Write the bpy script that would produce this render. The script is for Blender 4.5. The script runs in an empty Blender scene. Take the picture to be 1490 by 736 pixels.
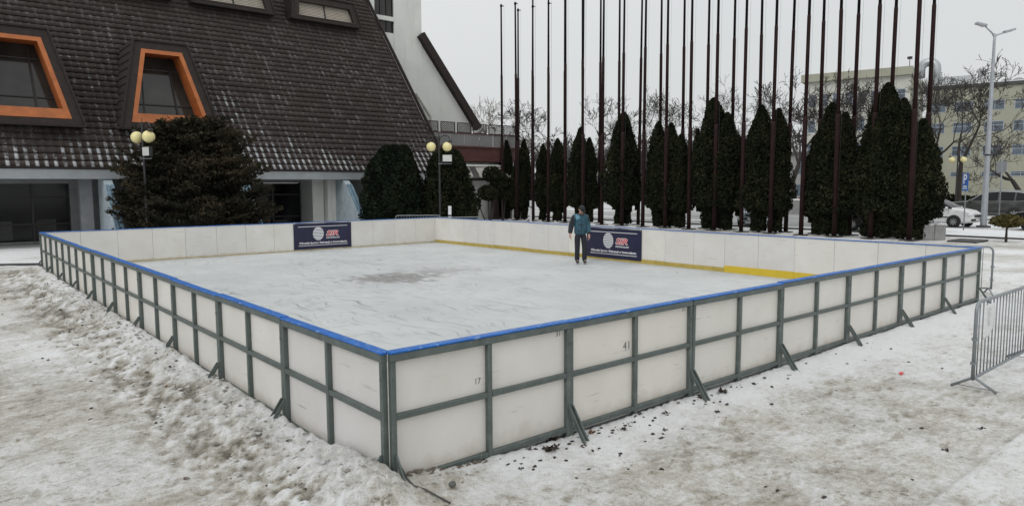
import bpy, math, random
import numpy as np
from mathutils import Vector, Matrix, Euler

random.seed(7)
S = bpy.context.scene
C = S.collection
PI = math.pi
ORD = ['first', 'second', 'third', 'fourth', 'fifth', 'sixth', 'seventh', 'eighth', 'ninth', 'tenth',
       'eleventh', 'twelfth', 'thirteenth', 'fourteenth', 'fifteenth', 'sixteenth', 'seventeenth', 'eighteenth']


def R(d):
    return math.radians(d)


# ------------------------------------------------------------------ noise
def _hash(ix, iy, s):
    n = (ix.astype(np.int64) * 374761393 + iy.astype(np.int64) * 668265263 + s * 97463477) & 0xffffffff
    n = ((n ^ (n >> 13)) * 1274126177) & 0xffffffff
    return ((n ^ (n >> 16)) & 0xffff) / 65535.0


def vnoise(x, y, s=0):
    ix = np.floor(x); iy = np.floor(y)
    fx = x - ix; fy = y - iy
    fx = fx * fx * (3 - 2 * fx); fy = fy * fy * (3 - 2 * fy)
    a = _hash(ix, iy, s); b = _hash(ix + 1, iy, s); c = _hash(ix, iy + 1, s); d = _hash(ix + 1, iy + 1, s)
    return (a * (1 - fx) + b * fx) * (1 - fy) + (c * (1 - fx) + d * fx) * fy


def fbm(x, y, s=0, o=4, g=.5):
    t = 0; a = 1; w = 0
    for k in range(o):
        t = t + a * vnoise(x * 2 ** k + 17.3 * k, y * 2 ** k - 9.1 * k, s + k); w += a; a *= g
    return t / w


def sstep(a, b, x):
    t = np.clip((x - a) / (b - a), 0, 1)
    return t * t * (3 - 2 * t)


# ------------------------------------------------------------------ materials
class NT:
    def __init__(s, name):
        s.m = bpy.data.materials.new(name); s.m.use_nodes = True
        s.t = s.m.node_tree; s.b = s.t.nodes['Principled BSDF']

    def n(s, typ, **kw):
        nd = s.t.nodes.new(typ)
        for k, v in kw.items():
            if k in nd.inputs:
                nd.inputs[k].default_value = v
            else:
                setattr(nd, k, v)
        return nd

    def l(s, a, b):
        s.t.links.new(a, b)

    def noise(s, scale, detail=4, rough=.55, vec=None, **kw):
        nd = s.n('ShaderNodeTexNoise', Scale=scale, Detail=detail, Roughness=rough, **kw)
        if vec is not None: s.l(vec, nd.inputs['Vector'])
        return nd.outputs['Fac']

    def coord(s, scale=None, kind='Object', rot=None):
        tc = s.n('ShaderNodeTexCoord').outputs[kind]
        if scale is None: return tc
        mp = s.n('ShaderNodeMapping'); s.l(tc, mp.inputs['Vector']); mp.inputs['Scale'].default_value = scale
        if rot: mp.inputs['Rotation'].default_value = rot
        return mp.outputs['Vector']

    def math(s, op, a, b=None, c=None, clamp=False):
        nd = s.n('ShaderNodeMath', operation=op); nd.use_clamp = clamp
        for i, v in enumerate((a, b, c)):
            if v is None: continue
            if isinstance(v, (int, float)): nd.inputs[i].default_value = v
            else: s.l(v, nd.inputs[i])
        return nd.outputs[0]

    def ramp(s, fac, stops, interp='LINEAR'):
        nd = s.n('ShaderNodeValToRGB'); cr = nd.color_ramp; cr.interpolation = interp
        while len(cr.elements) < len(stops): cr.elements.new(.5)
        for e, (p, c) in zip(cr.elements, stops):
            e.position = p
            e.color = (c, c, c, 1) if isinstance(c, (int, float)) else (*c, 1)
        s.l(fac, nd.inputs['Fac'])
        return nd.outputs['Color']

    def mix(s, fac, a, b, blend='MIX'):
        nd = s.n('ShaderNodeMix', data_type='RGBA', blend_type=blend)
        for k, v in ((0, fac), (6, a), (7, b)):
            if isinstance(v, (int, float)): nd.inputs[k].default_value = v
            elif isinstance(v, tuple): nd.inputs[k].default_value = (*v[:3], 1)
            else: s.l(v, nd.inputs[k])
        return nd.outputs[2]

    def col(s, v):
        if isinstance(v, tuple): s.b.inputs['Base Color'].default_value = (*v, 1)
        else: s.l(v, s.b.inputs['Base Color'])

    def bump(s, h, strength=.3, dist=.02):
        nd = s.n('ShaderNodeBump', Strength=strength, Distance=dist); s.l(h, nd.inputs['Height'])
        s.l(nd.outputs['Normal'], s.b.inputs['Normal'])

    def set(s, **kw):
        for k, v in kw.items():
            k = {'rough': 'Roughness', 'metal': 'Metallic', 'spec': 'Specular IOR Level', 'coat': 'Coat Weight', 'trans': 'Transmission Weight'}[k]
            if isinstance(v, (int, float)): s.b.inputs[k].default_value = v
            else: s.l(v, s.b.inputs[k])
        return s


M = {}


def simple(name, col, rough=.6, metal=0, var=.12, scale=3.0, bump=0, spec=.5):
    t = NT(name)
    nz = t.noise(scale, 6, .6, t.coord())
    lo = tuple(c * (1 - var) for c in col); hi = tuple(min(1, c * (1 + var)) for c in col)
    t.col(t.ramp(nz, [(.3, lo), (.7, hi)])); t.set(rough=rough, metal=metal, spec=spec)
    if bump: t.bump(t.noise(scale * 9, 5, .6, t.coord()), bump, .01)
    M[name] = t.m
    return t.m


def make_materials():
    # --- snow covered ground
    t = NT('trodden_snow'); oc = t.coord()
    at = t.n('ShaderNodeAttribute', attribute_name='dirt').outputs['Fac']  # dirt field, also carrying the painted shade of the bank hollows
    n1 = t.noise(1.7, 9, .62, oc); n2 = t.noise(14, 8, .65, oc); n3 = t.noise(110, 4, .75, oc)
    stv = t.coord((5, 16, 5), rot=(0, 0, .5)); n4 = t.noise(1, 6, .6, stv)
    d = t.math('ADD', at, t.math('MULTIPLY', t.math('SUBTRACT', n1, .5), .9))
    d = t.math('ADD', d, t.math('MULTIPLY', t.math('SUBTRACT', n2, .5), .7))
    d = t.math('ADD', d, t.math('MULTIPLY', t.math('SUBTRACT', n4, .5), .45))
    d = t.math('ADD', d, t.math('MULTIPLY', t.math('SUBTRACT', n3, .5), 1.15))
    n5 = t.ramp(t.noise(4.5, 5, .6, t.coord((1, 1.5, 1), rot=(0, 0, .7))), [(.54, 0.), (.62, 1.)])
    n6 = t.ramp(t.noise(24, 5, .65, oc), [(.5, 0.), (.62, 1.)]); n7 = t.ramp(t.noise(48, 3, .6, oc), [(.62, 0.), (.70, 1.)])
    d = t.math('ADD', d, t.math('MULTIPLY', t.math('MULTIPLY', n5, n6), .24))
    d = t.math('ADD', d, t.math('MULTIPLY', n6, .10)); d = t.math('ADD', d, t.math('MULTIPLY', n7, .20))
    c = t.ramp(d, [(.05, (.82, .82, .825)), (.30, (.68, .675, .66)), (.47, (.52, .505, .47)), (.66, (.35, .325, .275)), (.95, (.11, .095, .075))])
    tint = t.ramp(t.noise(.7, 5, .6, oc), [(.4, 0.), (.62, 1.)])
    c = t.mix(t.math('MULTIPLY', tint, t.ramp(d, [(.22, 0.), (.5, .85)])), c, t.mix(1., c, (1.0, .97, .915), 'MULTIPLY'))
    t.col(c)
    t.set(rough=t.ramp(d, [(.2, .75), (.6, .38)]), spec=.35)
    hh = t.math('ADD', t.math('MULTIPLY', n2, .7), t.math('MULTIPLY', n3, .35))
    t.bump(hh, .8, .05); M['ground'] = t.m

    # --- ice
    t = NT('scratched_ice'); oc = t.coord()
    base = t.ramp(t.noise(.55, 6, .6, oc), [(.3, (.46, .475, .475)), (.7, (.56, .575, .57))])
    wp = t.n('ShaderNodeTexNoise', Scale=.5, Detail=2.0); t.l(oc, wp.inputs['Vector'])
    wa = t.n('ShaderNodeVectorMath', operation='MULTIPLY_ADD'); t.l(wp.outputs['Color'], wa.inputs[0]); wa.inputs[1].default_value = (1.6, 1.6, 0); t.l(oc, wa.inputs[2]); warp = wa.outputs[0]
    scr = None
    for k, (rot, sc, th) in enumerate(((.3, (9, .8, 1), .655), (1.25, (.7, 8, 1), .66), (-.7, (10, 1.0, 1), .66), (2.2, (9, .6, 1), .66), (-.9, (12, .5, 1), .655), (.75, (14, 1.2, 1), .655), (-.55, (7, .35, 1), .67))):
        wv = t.n('ShaderNodeMapping'); t.l(warp, wv.inputs['Vector']); wv.inputs['Scale'].default_value = sc
        wv.inputs['Rotation'].default_value = (0, 0, rot); wv.inputs['Location'].default_value = (k * 7.1, k * 3.3, 0)
        m = t.ramp(t.noise(1, 3, .5, wv.outputs['Vector']), [(th - .015, 0.), (th + .045, 1.)])
        scr = m if scr is None else t.math('MAXIMUM', scr, m)
    scr = t.math('MULTIPLY', scr, t.ramp(t.noise(.9, 4, .6, oc), [(.35, .25), (.65, 1.)]))
    c = t.mix(t.math('MULTIPLY', scr, .75), base, (.25, .26, .26))
    sm1 = t.math('MULTIPLY', t.ramp(t.noise(2.6, 7, .68, oc), [(.56, 0.), (.66, 1.)]), t.ramp(t.noise(.5, 4, .6, oc), [(.42, .1), (.6, 1.)]))
    c = t.mix(t.math('MULTIPLY', sm1, .5), c, (.33, .34, .335))
    # worn wet patch around (6.6, 11.1)
    sep = t.n('ShaderNodeSeparateXYZ'); t.l(oc, sep.inputs[0])

    def blob(cx, cy, rx, ry, ang):
        dx = t.math('SUBTRACT', sep.outputs[0], cx); dy = t.math('SUBTRACT', sep.outputs[1], cy)
        ca, sa = math.cos(ang), math.sin(ang)
        u = t.math('DIVIDE', t.math('ADD', t.math('MULTIPLY', dx, ca), t.math('MULTIPLY', dy, sa)), rx)
        v = t.math('DIVIDE', t.math('SUBTRACT', t.math('MULTIPLY', dy, ca), t.math('MULTIPLY', dx, sa)), ry)
        return t.math('SQRT', t.math('ADD', t.math('MULTIPLY', u, u), t.math('MULTIPLY', v, v)))
    wob = t.math('MULTIPLY', t.math('SUBTRACT', t.noise(2.6, 8, .68, t.coord((1.6, .8, 1), rot=(0, 0, .7))), .5), 3.0)
    b1 = t.math('ADD', blob(6.65, 11.0, 1.35, 1.15, .0), wob)
    p1 = t.math('MULTIPLY', t.ramp(b1, [(.6, 1.), (1.1, 0.)]), t.ramp(t.noise(7, 6, .7, oc), [(.36, .25), (.56, 1.)]))
    b2 = t.math('ADD', blob(8.3, 11.4, 2.3, 1.2, -.2), t.math('MULTIPLY', wob, 1.2))
    p2 = t.math('MULTIPLY', t.ramp(b2, [(.3, 1.), (.62, 0.)]), .55)
    c = t.mix(t.math('MULTIPLY', p1, .92), c, (.20, .182, .175))
    c = t.mix(p2, c, (.29, .285, .275))
    t.col(c)
    t.set(rough=t.ramp(t.math('MAXIMUM', scr, p1), [(0., .62), (1., .33)]), spec=.35)
    t.bump(t.math('ADD', t.noise(40, 4, .6, oc), t.math('MULTIPLY', scr, -.6)), .25, .012); M['ice'] = t.m

    # --- white board panels
    t = NT('white_panel'); oc = t.coord()
    oi = t.n('ShaderNodeObjectInfo').outputs['Random']
    mp = t.n('ShaderNodeVectorMath', operation='ADD'); t.l(oc, mp.inputs[0])
    cb = t.n('ShaderNodeCombineXYZ'); t.l(t.math('MULTIPLY', oi, 61.), cb.inputs[0]); t.l(t.math('MULTIPLY', oi, 23.), cb.inputs[2]); t.l(cb.outputs[0], mp.inputs[1])
    vv = mp.outputs[0]
    big = t.noise(1.3, 6, .6, vv)
    c = t.ramp(big, [(.3, (.66, .64, .60)), (.7, (.745, .73, .70))])
    c = t.mix(1.0, c, t.ramp(oi, [(0., (.90, .90, .925)), (.5, (1., .985, .955)), (1., (.97, .97, .97))]), 'MULTIPLY')
    sc_ = t.n('ShaderNodeMapping'); t.l(vv, sc_.inputs[0]); sc_.inputs['Scale'].default_value = (2.2, 1, 26)
    scuff = t.ramp(t.noise(1, 5, .55, sc_.outputs[0]), [(.63, 0.), (.72, 1.)])
    c = t.mix(t.math('MULTIPLY', scuff, .55), c, (.3, .27, .23))
    sp = t.n('ShaderNodeSeparateXYZ'); t.l(oc, sp.inputs[0])
    low = t.math('ADD', t.math('SUBTRACT', .34, sp.outputs[2]), t.math('MULTIPLY', t.math('SUBTRACT', t.noise(5, 6, .65, vv), .5), .38))
    c = t.mix(t.ramp(low, [(.06, 0.), (.3, .7)]), c, (.40, .345, .27))
    spk = t.ramp(t.noise(38, 3, .5, vv), [(.72, 0.), (.77, 1.)])
    c = t.mix(t.math('MULTIPLY', spk, .35), c, (.2, .18, .16))
    t.col(c); t.set(rough=.42, spec=.4); M['panel'] = t.m

    # --- galvanised / painted grey green steel
    t = NT('grey_green_steel'); oc = t.coord()
    c = t.ramp(t.noise(6, 7, .7, oc), [(.25, (.07, .088, .084)), (.6, (.125, .15, .142)), (.8, (.20, .22, .21))])
    st = t.ramp(t.noise(1, 5, .6, t.coord((30, 30, 3))), [(.6, 0.), (.75, .5)])
    c = t.mix(st, c, (.26, .27, .26)); t.col(c); t.set(rough=.5, metal=.35); M['steel'] = t.m

    t = NT('blue_plastic'); oc = t.coord()
    c = t.ramp(t.noise(5, 6, .65, oc), [(.3, (.010, .095, .36)), (.7, (.016, .15, .52))])
    c = t.mix(t.ramp(t.noise(22, 6, .7, oc), [(.56, 0.), (.70, .8)]), c, (.42, .50, .60))
    t.col(c); t.set(rough=.38, spec=.35); M['blue'] = t.m

    t = NT('yellow_kick_strip'); oc = t.coord()
    oi = t.n('ShaderNodeObjectInfo').outputs['Random']
    c = t.ramp(t.noise(4, 6, .65, oc), [(.3, (.36, .27, .06)), (.7, (.52, .40, .10))])
    t.col(c); t.set(rough=.45); M['yellow_old'] = t.m
    simple('yellow_new', (.62, .45, .03), .4, 0, .06)
    t = NT('dull_kick_strip'); t.col(t.ramp(t.noise(5, 6, .65, t.coord()), [(.3, (.36, .30, .17)), (.7, (.52, .46, .33))])); t.set(rough=.5); M['yellow_dull'] = t.m

    # --- roof tiles with frost
    t = NT('brown_roof_tile'); oc = t.coord(); uv = t.coord(kind='UV')
    sp = t.n('ShaderNodeSeparateXYZ'); t.l(uv, sp.inputs[0]); U, V = sp.outputs[0], sp.outputs[1]
    fl = t.n('ShaderNodeCombineXYZ'); t.l(t.math('FLOOR', U), fl.inputs[0]); t.l(t.math('FLOOR', V), fl.inputs[1])
    wn = t.n('ShaderNodeTexWhiteNoise', noise_dimensions='2D'); t.l(fl.outputs[0], wn.inputs['Vector']); wn = wn.outputs['Value']
    fu = t.math('FRACT', U); fv = t.math('FRACT', V)
    c = t.ramp(wn, [(0., (.038, .0295, .027)), (.5, (.045, .034, .0315)), (1., (.054, .041, .037))])
    moss = t.ramp(t.noise(.35, 5, .6, oc), [(.4, 0.), (.65, .5)])
    c = t.mix(moss, c, (.042, .037, .027))
    dens = t.noise(.16, 5, .62, t.coord((1.0, .8, .55)))
    eave = t.ramp(t.math('DIVIDE', V, 40.), [(0., 1.), (.07, .72), (.16, .46), (.42, .34), (.58, .12), (1., .02)])
    dn = t.math('ADD', t.math('MULTIPLY', t.ramp(dens, [(.38, 0.), (.66, 1.)]), .62), t.math('SUBTRACT', t.math('MULTIPLY', eave, 1.15), .42))
    strip = t.math('MULTIPLY', t.ramp(fu, [(.08, 0.), (.2, 1.), (.44, 1.), (.58, 0.)]), t.ramp(fv, [(.02, .6), (.15, 1.), (.7, 1.), (.95, 0.)]))
    jit = t.math('MULTIPLY', t.math('SUBTRACT', t.noise(7, 5, .7, oc), .5), 1.5)
    mk = t.math('ADD', t.math('SUBTRACT', dn, t.math('MULTIPLY', wn, .45)), jit)
    mk = t.math('MULTIPLY', t.ramp(mk, [(.3, 0.), (.62, 1.)]), strip)
    big2 = t.ramp(t.noise(.22, 5, .62, t.coord((1.1, .5, .5))), [(.40, 0.), (.62, 1.)])
    hgt = t.ramp(t.math('DIVIDE', V, 40.), [(0., 1.), (.5, .9), (.75, .35), (1., .1)])
    spk = t.ramp(t.math('ADD', t.noise(13, 3, .6, oc), t.math('MULTIPLY', wn, .20)), [(.66, 0.), (.76, 1.)])
    mk2 = t.math('MULTIPLY', t.math('MULTIPLY', spk, t.ramp(fu, [(.05, 0.), (.2, 1.), (.45, 1.), (.6, .15)])), t.math('MULTIPLY', t.math('ADD', t.math('MULTIPLY', big2, .95), .07), hgt))
    mk = t.math('MAXIMUM', mk, t.math('MULTIPLY', mk2, .5))
    c = t.mix(t.math('MULTIPLY', mk, .8), c, (.58, .60, .62))
    t.col(c); t.set(rough=.72, spec=.25); t.bump(t.noise(60, 4, .6, oc), .15, .01); M['tile'] = t.m

    simple('dark_board', (.030, .0225, .020), .75, 0, .25, 4, .2, .25)
    simple('cheek_slate', (.036, .028, .025), .8, 0, .3, 6, .3, .25)
    simple('orange_wood', (.36, .105, .024), .55, 0, .22, 2.5, .1)
    t = NT('window_glass'); nz = t.noise(.55, 5, .6, t.coord())
    t.col(t.ramp(nz, [(.35, (.012, .012, .012)), (.7, (.045, .044, .038))])); t.set(rough=.09, spec=.5); M['glass'] = t.m
    t = NT('dark_shop_glass'); nz = t.noise(.5, 3, .5, t.coord())
    t.col(t.ramp(nz, [(.4, (.006, .006, .007)), (.7, (.016, .016, .018))])); t.set(rough=.12, spec=.3); M['glass_dark'] = t.m
    simple('dark_mullion', (.02, .018, .017), .5)
    simple('blind_slats', (.40, .35, .29), .7, 0, .15, 9)
    simple('pale_curtain', (.055, .055, .054), .8, 0, .4, 1.2)
    t = NT('cream_render'); oc = t.coord()
    c = t.ramp(t.noise(.6, 7, .62, oc), [(.3, (.60, .61, .575)), (.7, (.71, .715, .68))])
    c = t.mix(t.ramp(t.noise(1, 5, .6, t.coord((2.5, 2.5, .25))), [(.55, 0.), (.75, .4)]), c, (.46, .45, .40)); t.col(c); t.set(rough=.85); M['cream'] = t.m
    simple('grey_render', (.23, .24, .25), .8, 0, .15, 2)
    simple('fascia_metal', (.30, .32, .335), .5, 0, .1, 2)
    simple('blue_render', (.15, .235, .30), .7, 0, .3, 2.2)
    simple('pale_blue_render', (.36, .42, .46), .7, 0, .2, 2.2)
    simple('terrace_panel', (.19, .185, .185), .5, 0, .15, 1)
    simple('maroon_beam', (.085, .03, .026), .6, 0, .2, 1.5)
    simple('dark_lattice', (.03, .022, .02), .7)
    simple('awning_cloth', (.45, .43, .39), .8)
    simple('soffit_paint', (.13, .14, .11), .8)  # dark olive grey for the soffit
    t = NT('olive_render'); oc = t.coord()
    c = t.ramp(t.noise(.25, 6, .6, oc), [(.3, (.31, .31, .24)), (.7, (.375, .375, .30))]); t.col(c); t.set(rough=.85); M['olive'] = t.m
    t = NT('pale_grey_render'); c = t.ramp(t.noise(.25, 6, .6, t.coord()), [(.3, (.48, .48, .43)), (.7, (.6, .6, .55))]); t.col(c); t.set(rough=.85); M['pale_olive'] = t.m
    simple('office_glass', (.10, .125, .155), .12, 0, .5, .35)
    simple('office_frame', (.32, .36, .42), .5)
    simple('duct_metal', (.42, .44, .45), .35, .7)
    simple('pole_maroon', (.024, .011, .011), .7, 0, .35, 1.2, 0, .15)
    simple('pole_dark', (.008, .007, .007), .75, 0, .35, 1.2, 0, .1)
    simple('rope', (.10, .10, .10), .8)
    simple('concrete', (.27, .27, .265), .85, 0, .15, 4, .3)
    simple('dark_concrete', (.07, .07, .068), .9, 0, .2, 4, .3)
    simple('fresh_snow', (.72, .73, .74), .8, 0, .05, 8, .4)
    simple('grey_snow', (.56, .56, .555), .8, 0, .2, 9, .4)
    simple('dirty_snow', (.27, .255, .23), .8, 0, .3, 12, .4)
    simple('lamp_black', (.012, .012, .013), .45)
    t = NT('opal_globe'); t.col((.78, .70, .36)); t.set(rough=.3); t.b.inputs['Subsurface Weight'].default_value = .25; M['globe'] = t.m
    simple('flood_glass', (.55, .56, .54), .3)
    simple('galvanised', (.24, .26, .275), .45, .5, .12, 8)
    simple('lamp_grey', (.36, .38, .41), .45, .3)
    simple('navy_banner', (.0085, .010, .042), .5, 0, .3, 2.2, .1)
    simple('white_print', (.74, .75, .78), .5, 0, .04)
    simple('red_print', (.62, .055, .065), .5, 0, .05)
    simple('marker_ink', (.13, .13, .13), .6)
    simple('sign_blue', (.012, .11, .42), .35, 0, .05)
    simple('paper', (.66, .66, .66), .7, 0, .06, 6)
    simple('faint_print', (.45, .45, .46), .7)
    t = NT('jacket_teal'); oc = t.coord(); t.col(t.ramp(t.noise(14, 5, .6, oc), [(.3, (.016, .060, .092)), (.7, (.032, .10, .14))])); t.set(rough=.7); t.bump(t.noise(16, 4, .6, oc), .6, .03); M['jacket'] = t.m
    simple('jacket_dark', (.012, .014, .018), .75, 0, .2, 10, .3)
    simple('light_blue_cloth', (.12, .27, .36), .8)
    simple('navy_denim', (.012, .014, .022), .8, 0, .3, 12, .4)
    simple('black_leather', (.008, .008, .008), .45)
    simple('skin', (.50, .29, .22), .6, 0, .06)
    simple('hair_dark', (.02, .014, .01), .7)
    simple('skate_steel', (.5, .5, .5), .3, .9)
    for nm, col in (('white_paint', (.66, .66, .66)), ('graphite_paint', (.048, .050, .047)), ('black_paint', (.008, .008, .009)), ('silver_paint', (.33, .38, .42)), ('red_paint', (.20, .02, .02))):
        t = NT(nm); t.col(t.ramp(t.noise(3, 4, .6, t.coord()), [(.3, tuple(c * .85 for c in col)), (.7, tuple(min(1, c * 1.1) for c in col))])); t.set(rough=.25, coat=.6); M[nm] = t.m
    simple('car_glass', (.006, .007, .008), .12, 0, .1, 3, 0, .25)
    simple('tyre', (.012, .012, .012), .85)
    simple('alloy', (.40, .41, .42), .3, .8)
    simple('black_plastic', (.015, .015, .015), .6)
    simple('head_lamp', (.55, .57, .6), .12)
    simple('tail_lamp', (.30, .015, .012), .2)
    simple('plate_white', (.65, .65, .62), .5)
    simple('bark', (.034, .028, .024), .9, 0, .3, 3, .4)
    simple('twig', (.05, .043, .038), .9, 0, .3, 2)
    simple('far_twig', (.10, .10, .098), .95, 0, .2, .3)
    simple('willow_twig', (.19, .17, .14), .95, 0, .2, 1)
    simple('wet_leaf', (.035, .022, .016), .6, 0, .5, 25, .3)
    simple('brown_leaf', (.17, .075, .03), .7, 0, .3, 20, .3)
    simple('stone', (.12, .12, .11), .85, 0, .3, 12, .5)
    simple('red_scrap', (.62, .04, .04), .5)
    simple('crust', (.15, .125, .10), .9, 0, .45, 20, .6)
    simple('brick_red', (.22, .07, .05), .85)

    def fol(name, lo, mid, hi):
        t = NT(name); v = t.n('ShaderNodeAttribute', attribute_name='var').outputs['Fac']
        t.col(t.ramp(v, [(0., lo), (.5, mid), (1., hi)])); t.set(rough=.85, spec=.06); M[name] = t.m
    fol('thuja_leaf', (.010, .012, .008), (.020, .024, .013), (.044, .042, .022))
    fol('spruce_leaf', (.010, .011, .008), (.026, .025, .017), (.075, .058, .036))
    fol('yew_leaf', (.008, .012, .008), (.016, .024, .014), (.030, .040, .021))
    fol('topiary_leaf', (.05, .045, .018), (.10, .088, .035), (.17, .14, .06))
    fol('hedge_leaf', (.03, .024, .015), (.055, .042, .025), (.08, .06, .035))


make_materials()


# ------------------------------------------------------------------ mesh builder
class MB:
    def __init__(s):
        s.v = []; s.f = []; s.m = []

    def add(s, vs, fs, m=0):
        o = len(s.v); s.v.extend([tuple(v) for v in vs]); s.f.extend([tuple(i + o for i in f) for f in fs]); s.m.extend([m] * len(fs)); return s

    def box(s, lo, hi, m=0):
        x0, y0, z0 = lo; x1, y1, z1 = hi
        return s.add([(x0, y0, z0), (x1, y0, z0), (x1, y1, z0), (x0, y1, z0), (x0, y0, z1), (x1, y0, z1), (x1, y1, z1), (x0, y1, z1)],
                     [(0, 3, 2, 1), (4, 5, 6, 7), (0, 1, 5, 4), (1, 2, 6, 5), (2, 3, 7, 6), (3, 0, 4, 7)], m)

    def bbox(s, lo, hi, b=.005, m=0):
        """box with chamfered long edges (octagonal section along its longest axis)"""
        d = [hi[i] - lo[i] for i in range(3)]; a = d.index(max(d)); p, q = [i for i in range(3) if i != a]
        sec = [(lo[p] + b, lo[q]), (hi[p] - b, lo[q]), (hi[p], lo[q] + b), (hi[p], hi[q] - b), (hi[p] - b, hi[q]), (lo[p] + b, hi[q]), (lo[p], hi[q] - b), (lo[p], lo[q] + b)]
        vs = []
        for e in (lo[a], hi[a]):
            for u, w in sec:
                c = [0, 0, 0]; c[a] = e; c[p] = u; c[q] = w; vs.append(tuple(c))
        fs = [(i, (i + 1) % 8, 8 + (i + 1) % 8, 8 + i) for i in range(8)] + [tuple(range(7, -1, -1)), tuple(range(8, 16))]
        return s.add(vs, fs, m)

    def bar(s, p0, p1, w, h, m=0, upv=(0, 0, 1)):
        p0 = Vector(p0); p1 = Vector(p1); d = (p1 - p0).normalized(); u = Vector(upv)
        if abs(d.dot(u)) > .98: u = Vector((1, 0, 0))
        a = d.cross(u).normalized() * (w / 2); b = a.cross(d).normalized() * (h / 2)
        vs = [p + e for p in (p0, p1) for e in (-a - b, a - b, a + b, -a + b)]
        return s.add(vs, [(0, 1, 2, 3), (7, 6, 5, 4), (0, 4, 5, 1), (1, 5, 6, 2), (2, 6, 7, 3), (3, 7, 4, 0)], m)

    def tube(s, pts, rad, n=8, m=0, cap=True):
        pts = [Vector(p) for p in pts]
        if not hasattr(rad, '__len__'): rad = [rad] * len(pts)
        vs = []; pa = None
        for i, p in enumerate(pts):
            d = (pts[min(i + 1, len(pts) - 1)] - pts[max(i - 1, 0)])
            d = d.normalized() if d.length > 1e-9 else Vector((0, 0, 1))
            if pa is None:
                pa = d.orthogonal().normalized()
            else:
                pa = pa - d * pa.dot(d)
                pa = pa.normalized() if pa.length > 1e-6 else d.orthogonal().normalized()
            b = d.cross(pa)
            for k in range(n):
                t = 2 * PI * k / n; vs.append(p + (pa * math.cos(t) + b * math.sin(t)) * rad[i])
        fs = [(i * n + k, i * n + (k + 1) % n, (i + 1) * n + (k + 1) % n, (i + 1) * n + k) for i in range(len(pts) - 1) for k in range(n)]
        if cap:
            fs.append(tuple(range(n - 1, -1, -1))); o = (len(pts) - 1) * n; fs.append(tuple(range(o, o + n)))
        return s.add(vs, fs, m)

    def lathe(s, prof, n=16, c=(0, 0, 0), m=0, axis='z'):
        vs = []
        for r, z in prof:
            for k in range(n):
                t = 2 * PI * k / n; x, y = r * math.cos(t), r * math.sin(t)
                p = (x, y, z) if axis == 'z' else (x, z, y) if axis == 'y' else (z, x, y)
                vs.append((c[0] + p[0], c[1] + p[1], c[2] + p[2]))
        fs = [(i * n + k, i * n + (k + 1) % n, (i + 1) * n + (k + 1) % n, (i + 1) * n + k) for i in range(len(prof) - 1) for k in range(n)]
        fs.append(tuple(range(n - 1, -1, -1))); o = (len(prof) - 1) * n; fs.append(tuple(range(o, o + n)))
        return s.add(vs, fs, m)

    def ball(s, c, r, m=0, nu=14, nv=9, jitter=0):
        rx, ry, rz = (r, r, r) if not hasattr(r, '__len__') else r
        vs = []
        for j in range(nv + 1):
            ph = PI * j / nv
            for k in range(nu):
                t = 2 * PI * k / nu; e = 1 + random.uniform(-jitter, jitter)
                vs.append((c[0] + rx * e * math.sin(ph) * math.cos(t), c[1] + ry * e * math.sin(ph) * math.sin(t), c[2] - rz * e * math.cos(ph)))
        fs = [(j * nu + k, j * nu + (k + 1) % nu, (j + 1) * nu + (k + 1) % nu, (j + 1) * nu + k) for j in range(nv) for k in range(nu)]
        return s.add(vs, fs, m)

    def prism(s, poly, a, b, f, m=0):
        """poly: list of 2-D points, f(u, v, w) gives the 3-D point, extruded over w = a..b"""
        n = len(poly); vs = [f(u, v, a) for u, v in poly] + [f(u, v, b) for u, v in poly]
        fs = [(i, (i + 1) % n, n + (i + 1) % n, n + i) for i in range(n)] + [tuple(range(n - 1, -1, -1)), tuple(range(n, 2 * n))]
        return s.add(vs, fs, m)

    def quad(s, a, b, c, d, m=0):
        return s.add([a, b, c, d], [(0, 1, 2, 3)], m)

    def build(s, name, mats, parent=None, smooth=False, world=False):
        me = bpy.data.meshes.new(name); me.from_pydata(s.v, [], s.f); me.update()
        for k in (mats if isinstance(mats, (list, tuple)) else [mats]): me.materials.append(M[k])
        if any(s.m): me.polygons.foreach_set('material_index', s.m)
        if smooth: me.polygons.foreach_set('use_smooth', [True] * len(me.polygons))
        return link(name, me, parent, world)


def link(name, me, parent=None, world=False):
    o = bpy.data.objects.new(name, me); C.objects.link(o)
    if parent is not None:
        o.parent = parent
        if world: o.location = -parent.location
    return o


def fixn(o):
    import bmesh
    b = bmesh.new(); b.from_mesh(o.data); bmesh.ops.recalc_face_normals(b, faces=b.faces); b.to_mesh(o.data); b.free(); return o


def tag(o, label, cat, group=None):
    o['label'] = label; o['category'] = cat
    if group: o['group'] = group
    return o


def thing(name, label, cat, loc=(0, 0, 0), rz=0, group=None):
    o = bpy.data.objects.new(name, None); C.objects.link(o); o.empty_display_size = .1
    o.location = loc; o.rotation_euler = (0, 0, rz)
    return tag(o, label, cat, group)


def copy_tree(o, parent=None):
    c = o.copy(); C.objects.link(c)
    if parent is not None: c.parent = parent
    for ch in list(o.children): copy_tree(ch, c)
    return c


def struct(o):
    o['kind'] = 'structure'; return o


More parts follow.
